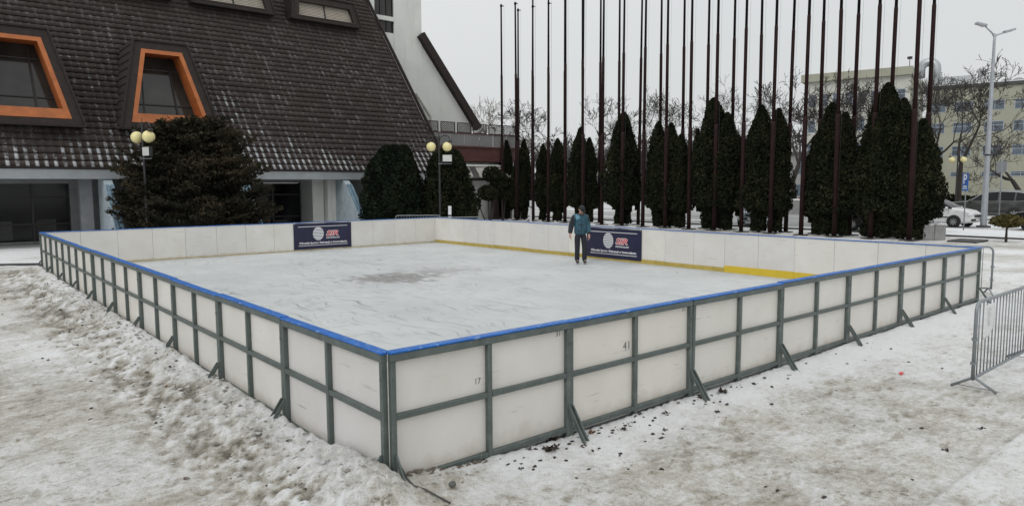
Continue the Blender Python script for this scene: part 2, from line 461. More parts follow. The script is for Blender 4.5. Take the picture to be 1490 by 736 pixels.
def fast_mesh(name, verts, faces4, mat, var=None, smooth=False):
    """verts (N,3), faces4 (K,4) int arrays"""
    me = bpy.data.meshes.new(name); n = len(verts); k = len(faces4); w = faces4.shape[1]
    me.vertices.add(n); me.vertices.foreach_set('co', np.ascontiguousarray(verts, dtype=np.float32).ravel())
    me.loops.add(k * w); me.loops.foreach_set('vertex_index', np.ascontiguousarray(faces4, dtype=np.int32).ravel())
    me.polygons.add(k); me.polygons.foreach_set('loop_start', np.arange(0, k * w, w, dtype=np.int32)); me.polygons.foreach_set('loop_total', np.full(k, w, dtype=np.int32))
    if smooth: me.polygons.foreach_set('use_smooth', np.ones(k, dtype=bool))
    me.update(calc_edges=True)
    if var is not None:
        a = me.attributes.new('var', 'FLOAT', 'FACE'); a.data.foreach_set('value', np.asarray(var, dtype=np.float32))
    me.materials.append(M[mat]); return me


def text_mesh(body, width=None, size=.2, shear=0, offset=0, extrude=.001, height=None):
    """flat lettering in local X (right) / Z (up), facing -Y, centred; returns verts, faces"""
    cu = bpy.data.curves.new('lettering', 'FONT'); cu.body = body; cu.size = size; cu.shear = shear; cu.offset = offset; cu.extrude = extrude
    cu.resolution_u = 3
    o = bpy.data.objects.new('lettering', cu); C.objects.link(o)
    dg = bpy.context.evaluated_depsgraph_get(); me = bpy.data.meshes.new_from_object(o.evaluated_get(dg))
    vs = np.array([v.co[:] for v in me.vertices]); fs = [tuple(p.vertices) for p in me.polygons]
    bpy.data.objects.remove(o); bpy.data.curves.remove(cu); bpy.data.meshes.remove(me)
    lo, hi = vs.min(0), vs.max(0); vs -= (lo + hi) / 2
    if width: vs[:, 0] *= width / (hi[0] - lo[0])
    if height: vs[:, 1] *= height / (hi[1] - lo[1])
    elif width: vs[:, 1] *= width / (hi[0] - lo[0])
    return [(float(v[0]), -float(v[2]), float(v[1])) for v in vs], fs


# ------------------------------------------------------------------ camera, world, light
CAM = Vector((-2.7718, -4.8064, 2.5034)); YAW, PITCH, ROLL = .8681, -.0950, -.0044
cy_, sy_, cp_, sp_ = math.cos(YAW), math.sin(YAW), math.cos(PITCH), math.sin(PITCH)
fw = Vector((cy_ * cp_, sy_ * cp_, sp_)); rt = Vector((sy_, -cy_, 0)); up = rt.cross(fw)
r_ = rt * math.cos(ROLL) + up * math.sin(ROLL); u_ = up * math.cos(ROLL) - rt * math.sin(ROLL)
cam = bpy.data.cameras.new('camera'); co = bpy.data.objects.new('camera', cam); C.objects.link(co)
co.matrix_world = Matrix(((r_.x, u_.x, -fw.x, CAM.x), (r_.y, u_.y, -fw.y, CAM.y), (r_.z, u_.z, -fw.z, CAM.z), (0, 0, 0, 1)))
cam.sensor_width = 36; cam.lens = 1021.9 / 1490 * 36; cam.clip_start = .05; cam.clip_end = 2500
S.camera = co

w = bpy.data.worlds.new('World'); S.world = w; w.use_nodes = True
nt = w.node_tree; bg = nt.nodes['Background']; bg.inputs['Strength'].default_value = .1
SUN_EL, SUN_AZ = R(38), R(250)      # azimuth measured clockwise from +Y
sky = nt.nodes.new('ShaderNodeTexSky'); sky.sky_type = 'NISHITA'; sky.sun_disc = False; sky.sun_elevation = SUN_EL; sky.sun_rotation = SUN_AZ
sky.air_density = 1.5; sky.dust_density = 5; sky.ozone_density = 1
hs = nt.nodes.new('ShaderNodeHueSaturation'); hs.inputs['Saturation'].default_value = .08; nt.links.new(sky.outputs[0], hs.inputs['Color'])
tc = nt.nodes.new('ShaderNodeTexCoord'); cn = nt.nodes.new('ShaderNodeTexNoise'); cn.inputs['Scale'].default_value = 1.6; cn.inputs['Detail'].default_value = 5
mpw = nt.nodes.new('ShaderNodeMapping'); mpw.inputs['Scale'].default_value = (1, 1, 2.6); nt.links.new(tc.outputs['Generated'], mpw.inputs[0]); nt.links.new(mpw.outputs[0], cn.inputs['Vector'])
crw = nt.nodes.new('ShaderNodeValToRGB'); nt.links.new(cn.outputs['Fac'], crw.inputs[0])
crw.color_ramp.elements[0].position = .3; crw.color_ramp.elements[0].color = (6.95, 7.2, 7.3, 1); crw.color_ramp.elements[1].position = .7; crw.color_ramp.elements[1].color = (7.6, 7.8, 7.85, 1)
mx = nt.nodes.new('ShaderNodeMix'); mx.data_type = 'RGBA'; mx.inputs[0].default_value = .88
nt.links.new(hs.outputs[0], mx.inputs[6]); nt.links.new(crw.outputs[0], mx.inputs[7]); sx = nt.nodes.new('ShaderNodeSeparateXYZ'); nt.links.new(tc.outputs['Generated'], sx.inputs[0])


def wm(op, a, b, clamp=False):
    n_ = nt.nodes.new('ShaderNodeMath'); n_.operation = op; n_.use_clamp = clamp
    nt.links.new(a, n_.inputs[0]); n_.inputs[1].default_value = b; return n_.outputs[0]


zf = wm('ADD', wm('MULTIPLY', wm('POWER', wm('MAXIMUM', sx.outputs[2], 0.), 1.7), .75), .985)
vm = nt.nodes.new('ShaderNodeVectorMath'); vm.operation = 'SCALE'; nt.links.new(mx.outputs[2], vm.inputs[0]); nt.links.new(zf, vm.inputs['Scale']); nt.links.new(vm.outputs[0], bg.inputs['Color'])
sl = bpy.data.lights.new('sun', 'SUN'); sl.energy = .5; sl.angle = R(25); sl.color = (1, .97, .93)
so = bpy.data.objects.new('sun', sl); C.objects.link(so)
sd = Vector((math.sin(SUN_AZ) * math.cos(SUN_EL), math.cos(SUN_AZ) * math.cos(SUN_EL), math.sin(SUN_EL)))
so.rotation_euler = (-sd).to_track_quat('-Z', 'Y').to_euler(); so.location = (0, 0, 40)
S.view_settings.view_transform = 'Standard'; S.view_settings.look = 'None'; S.view_settings.exposure = 0; S.view_settings.gamma = 1
S.render.engine = 'CYCLES'; S.cycles.max_bounces = 6; S.cycles.diffuse_bounces = 3


# ------------------------------------------------------------------ ground
def ground_fields(x, y):
    ins = (x > -.01) & (x < 14.01) & (y > -.01) & (y < 20.01)
    dx = np.maximum(np.maximum(-x, x - 14), 0); dy = np.maximum(np.maximum(-y, y - 20), 0)
    d = np.hypot(dx, dy)
    left = sstep(-.15, .15, -x) * sstep(-.9, .2, y)          # beside the long left side
    right = sstep(-.2, .2, -y) * (1 - left)
    far = 1 - sstep(24, 40, np.hypot(x - 4, y - 6))
    rough = fbm(x * 1.1, y * 1.1, 3, 5)
    z = .055 * (rough - .5) * far + .02
    band = np.exp(-(d / .62) ** 2); wide = np.exp(-(d / 1.25) ** 2)
    lump = np.abs(fbm(x * 4.2, y * 4.2, 11, 4, .62) - .5) * 2
    lump2 = fbm(x * 9.5, y * 9.5, 15, 3, .6)
    z = z + far * left * (band * .13 + wide * (.08 * (1 - lump) + .065 * (lump2 - .45) + .035 * (fbm(x * 17, y * 17, 19, 2) - .5)))
    z = z + far * right * (np.exp(-(d / .40) ** 2) * (.055 + .035 * sstep(2.5, 9, x) + .05 * (fbm(x * 1.7, y * 1.7, 21, 3) - .5)) + wide * .028 * (lump2 - .5) * 1.6)
    cor = np.exp(-(np.hypot(x + .05, y + .05) / .8) ** 2)
    z = z + .13 * cor + .05 * cor * (lump2 - .5)
    z = z + far * .018 * (fbm(x * 5, y * 5, 31, 3) - .5) + far * .010 * (vnoise(x * 17, y * 17, 41) - .5)
    # dirtiness of the surface, plus shade painted into the left bank's hollows
    streak = fbm(x * .55 + y * .25, y * .28 - x * .1, 51, 4)
    rz_ = right * (1 - np.exp(-(d / 9.) ** 4)) * 0 + right
    dirt = .24 + .75 * (1 - .62 * rz_) * (streak - .5) + .15 * rz_ * sstep(.45, .95, d + .35 * (fbm(x * 1.6, y * 1.6, 71, 3) - .5)) * (1 - .5 * sstep(4.5, 8.5, x))
    nearleft = left * np.exp(-((d - 2.2) / 1.5) ** 2); dirt = dirt + .17 * nearleft
    dirt = dirt + left * np.exp(-((d - .75) / .45) ** 2) * (.9 * lump + 1.3 * (.5 - lump2) - .0)  # hollows between lumps darkened: real dirt and painted crevice shade together
    dirt = dirt + .04 * left - .24 * left * sstep(3.0, 6.5, d) - .10 * left * sstep(.5, .1, d)
    dirt = dirt - .30 * right * np.exp(-(d / .6) ** 2) 
    dirt = dirt + .62 * np.exp(-(np.hypot(x - .15, y + .16) / .5) ** 2) * (lump2 + .25)
    slab = right * sstep(-.02, .02, -2.88 - y + .015 * (vnoise(x * 6, y * 6, 5) - .5))
    slab2 = sstep(0, .03, -2.875 - y) * sstep(2.0, 2.2, x) * (1 - sstep(9, 12, x))
    z = z + .022 * slab2; dirt = dirt - .14 * slab2 - .12 * sstep(5, 9, x) * right
    dirt = np.where(np.hypot(x - 4, y - 6) > 30, .12 + .3 * (fbm(x * .12, y * .4, 61, 3) - .5), dirt)
    dirt = np.where((y > 21) & (x < 20), dirt - .16, dirt)
    z = np.where(ins, .03, z)
    return z, dirt


def build_ground():
    a0 = YAW
    ang = np.concatenate([np.linspace(a0 - R(44), a0 + R(44), 720), np.linspace(a0 + R(44), a0 + 2 * PI - R(44), 90)[1:-1]])
    rad = np.concatenate([[.3], np.geomspace(1.2, 60, 300), np.geomspace(64, 1200, 24)])
    A, Rr = np.meshgrid(ang, rad)
    x = CAM.x + np.cos(A) * Rr; y = CAM.y + np.sin(A) * Rr
    z, d = ground_fields(x, y)
    rng = np.random.default_rng(5)
    foot = []
    for _ in range(700):                                     # trodden footprints
        if rng.random() < .55: foot.append((rng.uniform(.5, 12), -rng.uniform(.7, 3.4), rng.normal(0, .5), 1))
        else: foot.append((-rng.uniform(.9, 5.5), rng.uniform(-1, 16), PI / 2 + rng.normal(0, .5), 1))
    for fx, fy, fa, k in foot:
        u = (x - fx) * math.cos(fa) + (y - fy) * math.sin(fa); v = -(x - fx) * math.sin(fa) + (y - fy) * math.cos(fa)
        k2 = rng.uniform(.35, 1.0); q = np.exp(-((u / (.135 * k2)) ** 2 + (v / (.058 * k2)) ** 2) ** 4)
        z = z - .009 * q; d = d + rng.uniform(.04, .24) * q
    nr, na = x.shape
    vs = np.stack([x, y, z], -1).reshape(-1, 3)
    i = np.arange(nr - 1)[:, None] * na; k = np.arange(na)[None, :]; k1 = (k + 1) % na
    fs = np.stack([i + k, i + na + k, i + na + k1, i + k1], -1).reshape(-1, 4)[:, ::-1]
    me = fast_mesh('snowy_ground', vs, fs, 'ground', smooth=True)
    at = me.attributes.new('dirt', 'FLOAT', 'POINT'); at.data.foreach_set('value', d.ravel().astype(np.float32))
    struct(link('snowy_ground', me))


build_ground()

# ice sheet
b = MB(); b.box((.021, .021, .05), (13.979, 19.979, .14)); struct(b.build('ice', 'ice'))

# car park and road beyond the flagpoles
t = NT('snowy_asphalt'); oc = t.coord(); sp = t.n('ShaderNodeSeparateXYZ'); t.l(oc, sp.inputs[0])
n1 = t.noise(1, 6, .6, t.coord((.55, .055, 1))); n2 = t.noise(.35, 6, .65, oc); n3 = t.noise(6, 6, .7, oc)
bias = t.ramp(t.math('DIVIDE', sp.outputs[1], 60.), [(.1, -.0), (.2, .0), (.27, .17), (.8, .05)])
f = t.math('ADD', t.math('ADD', t.math('MULTIPLY', n1, .62), t.math('MULTIPLY', n2, .3)), t.math('ADD', t.math('MULTIPLY', n3, .14), bias))
t.col(t.ramp(f, [(.50, (.74, .75, .76)), (.58, (.48, .48, .47)), (.70, (.21, .21, .21))])); t.set(rough=.6); t.bump(n3, .4, .03); M['car_park'] = t.m
b = MB(); b.quad((34.8, -40, .075), (110, -40, .075), (110, 70, .075), (34.8, 70, .075)); struct(b.build('car_park', 'car_park'))
b = MB(); b.bbox((34.55, -40, .0), (34.78, 70, .10), .02); struct(b.build('car_park_kerb', 'dark_concrete'))
b = MB(); b.bar((-9, 28.0, .03), (.12, 22.3, .03), .22, .12); b.bar((.12, 22.3, .03), (.5, 21.0, .03), .22, .12); struct(b.build('plaza_kerb', 'dark_concrete'))


# ------------------------------------------------------------------ rink boards
def board_meshes():
    P = {}
    b = MB(); b.bbox((.003, .0, .10), (.997, .02, 1.183), .003); b.bbox((1.003, .0, .10), (1.997, .02, 1.183), .003); P['panel'] = (b, 'panel')
    for k, x0 in enumerate((.0, .975, 1.95)):
        b = MB(); b.bbox((x0 + .002, -.05, .0), (x0 + .048, -.001, 1.12), .004)
        if k != 1:
            for zz in (.98, .25): b.lathe([(.011, -.056), (.011, -.049)], 8, (x0 + .025, 0, zz), axis='y')
        P['post%d' % k] = (b, 'steel')
    for k, (z0, z1) in enumerate(((.10, .148), (.642, .690), (1.122, 1.184))):
        b = MB()
        if k == 2: b.bbox((.002, -.052, z0), (1.998, -.001, z1), .004)
        else:
            b.bbox((.05, -.046, z0), (.973, -.001, z1), .004); b.bbox((1.027, -.046, z0), (1.948, -.001, z1), .004)
        P['rail%d' % k] = (b, 'steel')
    b = MB(); b.bbox((.002, -.055, 1.186), (1.998, .038, 1.204), .005); P['cap'] = (b, 'blue')
    for k, x0 in enumerate((.03, 1.97)):
        b = MB(); b.bar((x0, -.05, .36), (x0, -.27, .04), .016, .036); b.box((x0 - .025, -.31, .03), (x0 + .025, -.24, .042)); P['brace%d' % k] = (b, 'steel')
    return P


BM = {}
for k, (b, m) in board_meshes().items():
    nm = {'post': 'post', 'rail': 'frame_rail', 'brace': 'brace', 'cap': 'cap_rail', 'pane': 'panel'}[k[:4] if k[:4] in ('post', 'rail', 'pane') else ('cap' if k == 'cap' else 'brace')]
    o = b.build(nm, m); BM[k] = (nm, o.data); bpy.data.objects.remove(o)
kick = {}
for nm, h, mt in (('dull', .055, 'yellow_dull'), ('old', .125, 'yellow_old'), ('new', .185, 'yellow_new')):
    b = MB(); b.bbox((.003, .0205, .13), (1.997, .032, .14 + h), .003); o = b.build('kick_plate', mt); kick[nm] = o.data; bpy.data.objects.remove(o)


def board(loc, rz, label, group, kk=None, ext=(0, 0)):
    loc = (loc[0] + random.uniform(-.003, .003), loc[1] + random.uniform(-.003, .003), loc[2] + random.uniform(-.006, .006))
    t = thing('rink_board', label, 'rink board', loc, rz + R(random.uniform(-.12, .12)), group); t.rotation_euler.y = R(random.uniform(-.12, .12)); t.rotation_euler.x = R(random.uniform(-.25, .25))
    for k, (nm, me) in BM.items():
        if k == 'cap' and ext != (0, 0):
            b = MB(); b.bbox((.002 - ext[0], -.055, 1.186), (1.998 + ext[1], .038, 1.204), .005); b.build('cap_rail', 'blue', t); continue
        link(nm, me, t)
    if kk: link('kick_plate', kick[kk], t)
    return t


boards = {}
for i in range(7):
    lab = ('white rink board at the near corner, on the right-hand side' if i == 0 else
           'white rink board at the far end of the right-hand front side, beside the barrier' if i == 6 else
           'white steel framed rink board, %s from the near corner along the right-hand front side' % ORD[i])
    boards['f', i] = board((2 * i, 0, 0), 0, lab, 'boards of the right-hand front side', None, (0, 0) if i < 6 else (0, .06))
for j in range(10):
    lab = ('white rink board at the near corner, on the long left side' if j == 0 else
           'white rink board at the far end of the long left side' if j == 9 else
           'white steel framed rink board, %s from the near corner along the long left side' % ORD[j])
    boards['l', j] = board((0, 2 * j + 2, 0), -PI / 2, lab, 'boards of the long left side', None, (0, 0) if j else (0, .0))
for i in range(7):
    lab = ('white inner board of the back side at its left corner' if i == 0 else 'white inner board of the back side at the far corner' if i == 6 else
           'white inner rink board, %s from the left along the back side' % ORD[i])
    boards['b', i] = board((2 * i + 2, 20, 0), PI, lab, 'boards of the back side', 'dull')
for j in range(10):
    lab = ('white inner board of the far long side, next to the far corner' if j == 9 else
           'white board of the far long side at the right-hand corner' if j == 0 else
           'white board with yellow kick strip, %s from the far corner along the far side' % ORD[9 - j])
    boards['r', j] = board((14, 2 * j, 0), PI / 2, lab, 'boards of the far long side', 'new' if j < 3 else 'old')

# hand written numbers on the front panels (parts of their boards)
for key, txt, x, z, s in ((('f', 0), '31', 1.87, 1.085, .05), (('f', 1), '41', .885, .82, .088), (('f', 0), '17', .90, .80, .052), (('f', 1), '11', 1.88, 1.085, .04)):
    vs, fs = text_mesh(txt, size=s * 1.4, height=s, extrude=.0006)
    b = MB(); b.add([(v[0] + x, v[1] - .0015, v[2] + z) for v in vs], fs); b.build('marker_number', 'marker_ink', boards[key])
# crumbling crust at the foot of the first panel
b = MB()
for k in range(210):
    u = random.random() ** 1.3; q = random.uniform(.007, .02)
    b.ball((.07 + u * .85, -.012 - random.random() ** 1.5 * .10, .19 - .09 * u - random.random() * .07), (q * 1.6, q, q), 0, 6, 4, .4)
o = b.build('dirt_crust', 'crust'); o['kind'] = 'stuff'; tag(o, 'brown crumbly dirt along the foot of the near corner board', 'dirt')


# ------------------------------------------------------------------ banners
def banner(loc, rz, wd, ht, label):
    t = thing('banner', label, 'banner', loc, rz, 'banners on the inside of the boards')
    nx, nz = 40, 14; vs = []; fs = []
    for k in range(nz + 1):
        for i in range(nx + 1):
            u = i / nx; v = k / nz; sag = .012 * math.sin(u * PI * 4) * v
            vs.append(((u - .5) * wd, -.012 + .006 * math.sin(u * 19 + v * 4) * (1 - .5 * v), (v - .5) * ht + sag * .6))
    for k in range(nz):
        for i in range(nx): a = k * (nx + 1) + i; fs.append((a, a + 1, a + nx + 2, a + nx + 1))
    b = MB(); b.add(vs, fs); b.build('cloth', 'navy_banner', t, True)
    Y = -.022
    sx = wd / 2.3
    for zc in (.37, -.36):
        b = MB(); b.box((-.98 * sx, Y, zc * ht - .008 + .0), (.98 * sx, Y + .002, zc * ht + .010)); b.build('white_line', 'white_print', t)
    # striped globe emblem
    b = MB(); cx, cz, rr = -.20 * sx, .085 * ht / .95, .245 * ht / .95; n = 9
    for k in range(n):
        z0 = -rr + 2 * rr * (k + .14) / n; z1 = -rr + 2 * rr * (k + .80) / n
        pts = []
        for z in np.linspace(z0, z1, 4): pts.append((math.sqrt(max(rr * rr - z * z, 0)) * .88, z))
        poly = [(x, z) for x, z in pts] + [(-x, z) for x, z in reversed(pts)]
        b.add([(cx + x, Y - .001, cz + z) for x, z in poly], [tuple(range(len(poly)))])
    b.build('globe_emblem', 'white_print', t)
    for nm, mt, off, yy in (('lettering_outline', 'white_print', .016, Y), ('lettering', 'red_print', .004, Y - .003)):
        vs, fs = text_mesh('SIR', size=.3, shear=.25, offset=off, height=(.215 if off > .01 else .185) * ht / .95)
        b = MB(); k = (.52 if off > .01 else .485) * sx / (max(v[0] for v in vs) - min(v[0] for v in vs))
        b.add([(v[0] * k + .36 * sx, v[1] + yy, v[2] + .085 * ht / .95) for v in vs], fs); b.build(nm, mt, t)
    vs, fs = text_mesh('INOWROCŁAW', width=.55 * sx, offset=.006, height=.055); b = MB(); b.add([(v[0] + .39 * sx, v[1] + Y, v[2] - .085) for v in vs], fs); b.build('place_name', 'white_print', t)
    vs, fs = text_mesh('Ośrodek Sportu i Rekreacji w Inowrocławiu', width=1.9 * sx, offset=.006, height=.105); b = MB(); b.add([(v[0], v[1] + Y, v[2] - .255 * ht / .95) for v in vs], fs); b.build('slogan', 'white_print', t)
    for x in (-wd / 2 + .05, 0, wd / 2 - .05):
        b = MB(); b.tube([(x, -.02, ht / 2 - .03), (x, -.03, ht / 2 + .02), (x, -.0, ht / 2 + .05)], .006, 5); b.build('cable_tie', 'white_print', t)
    return t


banner((8.88, 19.966, .675), 0, 2.32, .96, 'navy banner with white globe hanging on the back side boards')
banner((13.966, 10.0, .68), -PI / 2, 2.28, .95, 'navy banner with white globe on the far long side behind the skater')


# ------------------------------------------------------------------ person
def skin(name, verts, edges, radii, mat, parent, sub=2):
    me = bpy.data.meshes.new(name); me.from_pydata(verts, edges, []); o = bpy.data.objects.new(name, me); C.objects.link(o)
    o.modifiers.new('skin', 'SKIN')
    lay = me.skin_vertices[0].data
    for i, r in enumerate(radii):
        lay[i].radius = r if hasattr(r, '__len__') else (r, r)
    lay[0].use_root = True
    sm = o.modifiers.new('sub', 'SUBSURF'); sm.levels = sub; sm.render_levels = sub
    dg = bpy.context.evaluated_depsgraph_get(); nm = bpy.data.meshes.new_from_object(o.evaluated_get(dg)); bpy.data.objects.remove(o)
    nm.name = name; nm.materials.clear(); nm.materials.append(M[mat])
    for p in nm.polygons: p.use_smooth = True
    return nm


def build_person():
    # local: faces -Y, x to the viewer's right, ground z = 0, total height 1.76
    t = thing('person', 'person in teal jacket, navy trousers and black skates, head bowed on the ice', 'person', (12.50, 10.02, .141), R(-32))
    J = [(0, 0, .95), (0, .005, 1.12), (0, .015, 1.30), (0, .02, 1.44), (0, -.015, 1.52), (0, -.05, 1.58),       # 0-5 spine, neck, head base
         (-.095, 0, .90), (-.10, -.02, .50), (-.10, .015, .12), (-.10, -.09, .07),                            # 6-9 leg
         (.095, 0, .90), (.115, -.05, .51), (.12, -.03, .12), (.13, -.14, .07),                             # 10-13 leg
         (-.185, .02, 1.41), (-.275, .06, 1.16), (-.325, -.03, .95), (-.335, -.07, .87),                          # 14-17 arm (held away from the body)
         (.185, .02, 1.41), (.235, .03, 1.15), (.245, -.06, .92), (.245, -.09, .84)]                          # 18-21
    E_ = [(0, 1), (1, 2), (2, 3), (3, 4), (4, 5), (0, 6), (6, 7), (7, 8), (8, 9), (0, 10), (10, 11), (11, 12), (12, 13),
          (3, 14), (14, 15), (15, 16), (16, 17), (3, 18), (18, 19), (19, 20), (20, 21)]
    rd = [(.10, .08), (.11, .09), (.14, .105), (.09, .08), .055, .06, .07, .055, .04, .035, .07, .055, .04, .035, .06, .045, .032, .036, .06, .045, .032, .036]
    body = skin('body', J, E_, rd, 'skin', t)
    # head, face, ears and fingers joined into the one body mesh
    b = MB(); hc = Vector((.012, -.075, 1.645)); rot = Euler((R(38), 0, R(22))).to_matrix()

    def hp(x, y, z): return hc + rot @ Vector((x, y, z))
    hv = MB(); hv.ball((0, 0, 0), (.077, .098, .118), 0, 18, 14)
    pts = []
    for x, y, z in hv.v:
        if z < -.02: x *= 1 - .28 * min(1, (-z - .02) / .1)
        if y < -.06: y = -.06 + (y + .06) * .75
        pts.append(hp(x, y, z))
    b.add(pts, hv.f)
    for f_, r in ((hp(0, -.103, -.018), (.015, .02, .024)), (hp(-.08, .005, -.01), (.012, .02, .032)), (hp(.08, .005, -.01), (.012, .02, .032)), (hp(0, -.088, -.062), (.026, .012, .009))):
        b.ball(f_, r, 0, 8, 6)
    for s_ in (-1, 1): b.ball(hp(s_ * .032, -.085, .008), (.012, .008, .009), 1, 8, 6)
    for s_, wr in ((-1, Vector(J[17])), (1, Vector(J[21]))):
        dn = Vector((s_ * -.05, -.25, -1)).normalized()
        b.tube([wr - dn * .03, wr + dn * .05], [.026, .036], 8)
        for k in range(4):
            base = wr + dn * .045 + Vector((0, (k - 1.5) * .019, 0)); ln = (.058, .072, .077, .066)[k]
            b.tube([base, base + dn * ln * .5 + Vector((-s_ * .006, 0, 0)), base + dn * ln + Vector((-s_ * .024, 0, 0))], [.010, .0092, .0075], 6)
        tb = wr + dn * .01 + Vector((0, -.028, 0)); b.tube([tb, tb + Vector((-s_ * .012, -.03, -.028)), tb + Vector((-s_ * .02, -.038, -.058))], [.012, .0105, .008], 6)
    n0 = len(body.vertices); vs = [tuple(v.co) for v in body.vertices] + b.v; fs = [tuple(p.vertices) for p in body.polygons] + [tuple(i + n0 for i in f) for f in b.f]
    me = bpy.data.meshes.new('body'); me.from_pydata(vs, [], fs); me.materials.append(M['skin']); me.materials.append(M['hair_dark'])
    me.polygons.foreach_set('material_index', [0] * len(body.polygons) + b.m); me.polygons.foreach_set('use_smooth', [True] * len(me.polygons)); link('body', me, t)
    # trousers
    tr = [J[0], J[6], J[7], (-.10, .014, .07), J[10], J[11], (.12, -.025, .07), (0, 0, 1.03)]
    link('trousers', skin('trousers', tr, [(0, 1), (1, 2), (2, 3), (0, 4), (4, 5), (5, 6), (0, 7)], [(.155, .125), .11, .082, .078, .11, .082, .078, (.15, .12)], 'navy_denim', t), t)
    # jacket: body, and sleeves with dark forearms and shoulders
    jk = [(0, 0, .86), (0, .005, 1.0), (0, .01, 1.16), (0, .015, 1.32), (0, .01, 1.44), (0, -.01, 1.50), J[14], J[15], (-.336, -.05, .915), J[18], J[19], (.246, -.075, .885)]
    jm = skin('jacket', jk, [(0, 1), (1, 2), (2, 3), (3, 4), (4, 5), (4, 6), (6, 7), (7, 8), (4, 9), (9, 10), (10, 11)],
              [(.215, .17), (.21, .165), (.21, .165), (.20, .155), (.125, .11), .085, .105, .09, .072, .105, .09, .072], 'jacket', t)
    jm.materials.append(M['jacket_dark']); jm.materials.append(M['light_blue_cloth'])
    for p in jm.polygons:
        c = p.center
        if abs(c.x) > .21 and (c.z > 1.28 or c.z < .97) or (c.x < -.235): p.material_index = 1
        if c.x < -.05 and c.x > -.17 and c.z > 1.36: p.material_index = 2
    jo = link('jacket', jm, t)
    b = MB()
    b.bar((-.02, -.172, 1.40), (-.02, -.178, .90), .012, .006, 0, (0, 1, 0))
    for s_ in (-1, 1): b.bar((s_ * .06 - .01, -.173, 1.02), (s_ * .13 - .01, -.155, 1.00), .006, .02)
    b.bar((-.12, -.158, 1.20), (.10, -.163, 1.19), .006, .012)
    b.build('zip_and_pockets', 'jacket_dark', jo)
    b = MB(); b.tube([(.09 * math.cos(a), -.005 + .085 * math.sin(a), 1.50 + .012 * math.sin(a * 2)) for a in np.linspace(0, 2 * PI, 13)], .03, 8); b.build('collar', 'pale_curtain', t, True)
    # cap with peak
    b = MB(); cv = MB(); cv.ball((0, .006, .035), (.091, .112, .098), 0, 18, 12)
    b.add([hp(x, y, max(z, .018)) for x, y, z in cv.v], cv.f)
    nseg = 10; pk = []
    for k in range(nseg + 1):
        a = PI + PI * k / nseg; pk.append((.082 * math.cos(a), -.075 + .095 * math.sin(a)))
    b.prism(pk, .022, .032, lambda u, v, w_: hp(u, v, w_)); b.build('cap', 'jacket_dark', t, True)
    b = MB(); hv2 = MB(); hv2.ball((0, .028, -.012), (.084, .085, .085), 0, 14, 10); b.add([hp(*p) for p in hv2.v], hv2.f); b.build('hair', 'hair_dark', t, True)
    # skates
    for ax, ay, dy in ((-.10, .012, -.02), (.12, -.03, -.03)):
        sk = [(ax, ay + .01, .19), (ax, ay + .015, .09), (ax + .003, ay - .08, .065), (ax + .006, ay - .16, .06)]
        so_ = link('skate', skin('skate', sk, [(0, 1), (1, 2), (2, 3)], [.055, .052, .05, .042], 'black_leather', t), t)
        b = MB(); b.box((ax - .003, ay - .19, .0), (ax + .004, ay + .08, .025)); b.box((ax - .02, ay - .15, .025), (ax + .02, ay - .10, .05)); b.box((ax - .02, ay + .0, .025), (ax + .02, ay + .05, .06)); b.build('blade', 'skate_steel', so_)


build_person()


# ------------------------------------------------------------------ crowd barriers
def barrier_proto(length, label, loc, rz, group, n=16, paper=False, ht=1.08):
    t = thing('crowd_barrier', label, 'barrier', loc, rz, group)
    r = .021; zb = .16; c = .12
    path = [(0, 0, zb - .02), (0, 0, ht - c)]
    for a in np.linspace(0, PI / 2, 6)[1:]: path.append((c - c * math.cos(a), 0, ht - c + c * math.sin(a)))
    for a in np.linspace(PI / 2, 0, 6): path.append((length - c + c * math.cos(a), 0, ht - c + c * math.sin(a)))
    path.append((length, 0, zb - .02))
    b = MB(); b.tube(path, r, 10); b.build('frame', 'galvanised', t, True)
    b = MB(); b.tube([(r, 0, zb), (length - r, 0, zb)], .017, 8); b.build('bottom_rail', 'galvanised', t, True)
    for k in range(n):
        x = length * (k + 1) / (n + 1); b = MB(); b.tube([(x, 0, zb), (x, 0, ht - .015)], .0075, 6); b.build('bar', 'galvanised', t, True)
    for x in (.05, length - .05):
        b = MB(); b.tube([(x, -.24, .02), (x, -.01, zb + .0), (x, .01, zb), (x, .24, .02)], .017, 8); b.tube([(x, -.2, .045), (x, .2, .045)], .005, 5)
        b.build('foot', 'galvanised', t, True)
    b = MB(); b.box((-.028, -.028, .62), (.028, .028, .655)); b.box((-.028, -.028, .33), (.028, .028, .365)); b.build('hook', 'galvanised', t)
    if paper:
        nx, nz = 10, 12; vs = []; fs = []
        for k in range(nz + 1):
            for i in range(nx + 1):
                u = i / nx; v = k / nz
                vs.append((.26 + u * .34 - .05 * (1 - v), -.022 - .018 * math.sin(u * 5 + v * 3) * (1 - v) - .03 * (1 - v) * u, ht - .06 - (1 - v) * .42 + .10 * u * (1 - v)))
        for k in range(nz):
            for i in range(nx): a = k * (nx + 1) + i; fs.append((a, a + 1, a + nx + 2, a + nx + 1))
        b = MB(); b.add(vs, fs); po = b.build('paper_notice', 'paper', t, True)
        sm = po.modifiers.new('thickness', 'SOLIDIFY'); sm.thickness = .002
        b = MB()
        for k in range(4, nz - 1):
            i0, i1 = (3, 6) if k % 3 else (2, 5)
            p0 = Vector(vs[k * (nx + 1) + i0]) + Vector((0, -.004, 0)); p1 = Vector(vs[k * (nx + 1) + i1]) + Vector((0, -.004, 0)); b.bar(p0, p1, .002, .008)
        b.build('print', 'faint_print', po)
    return t


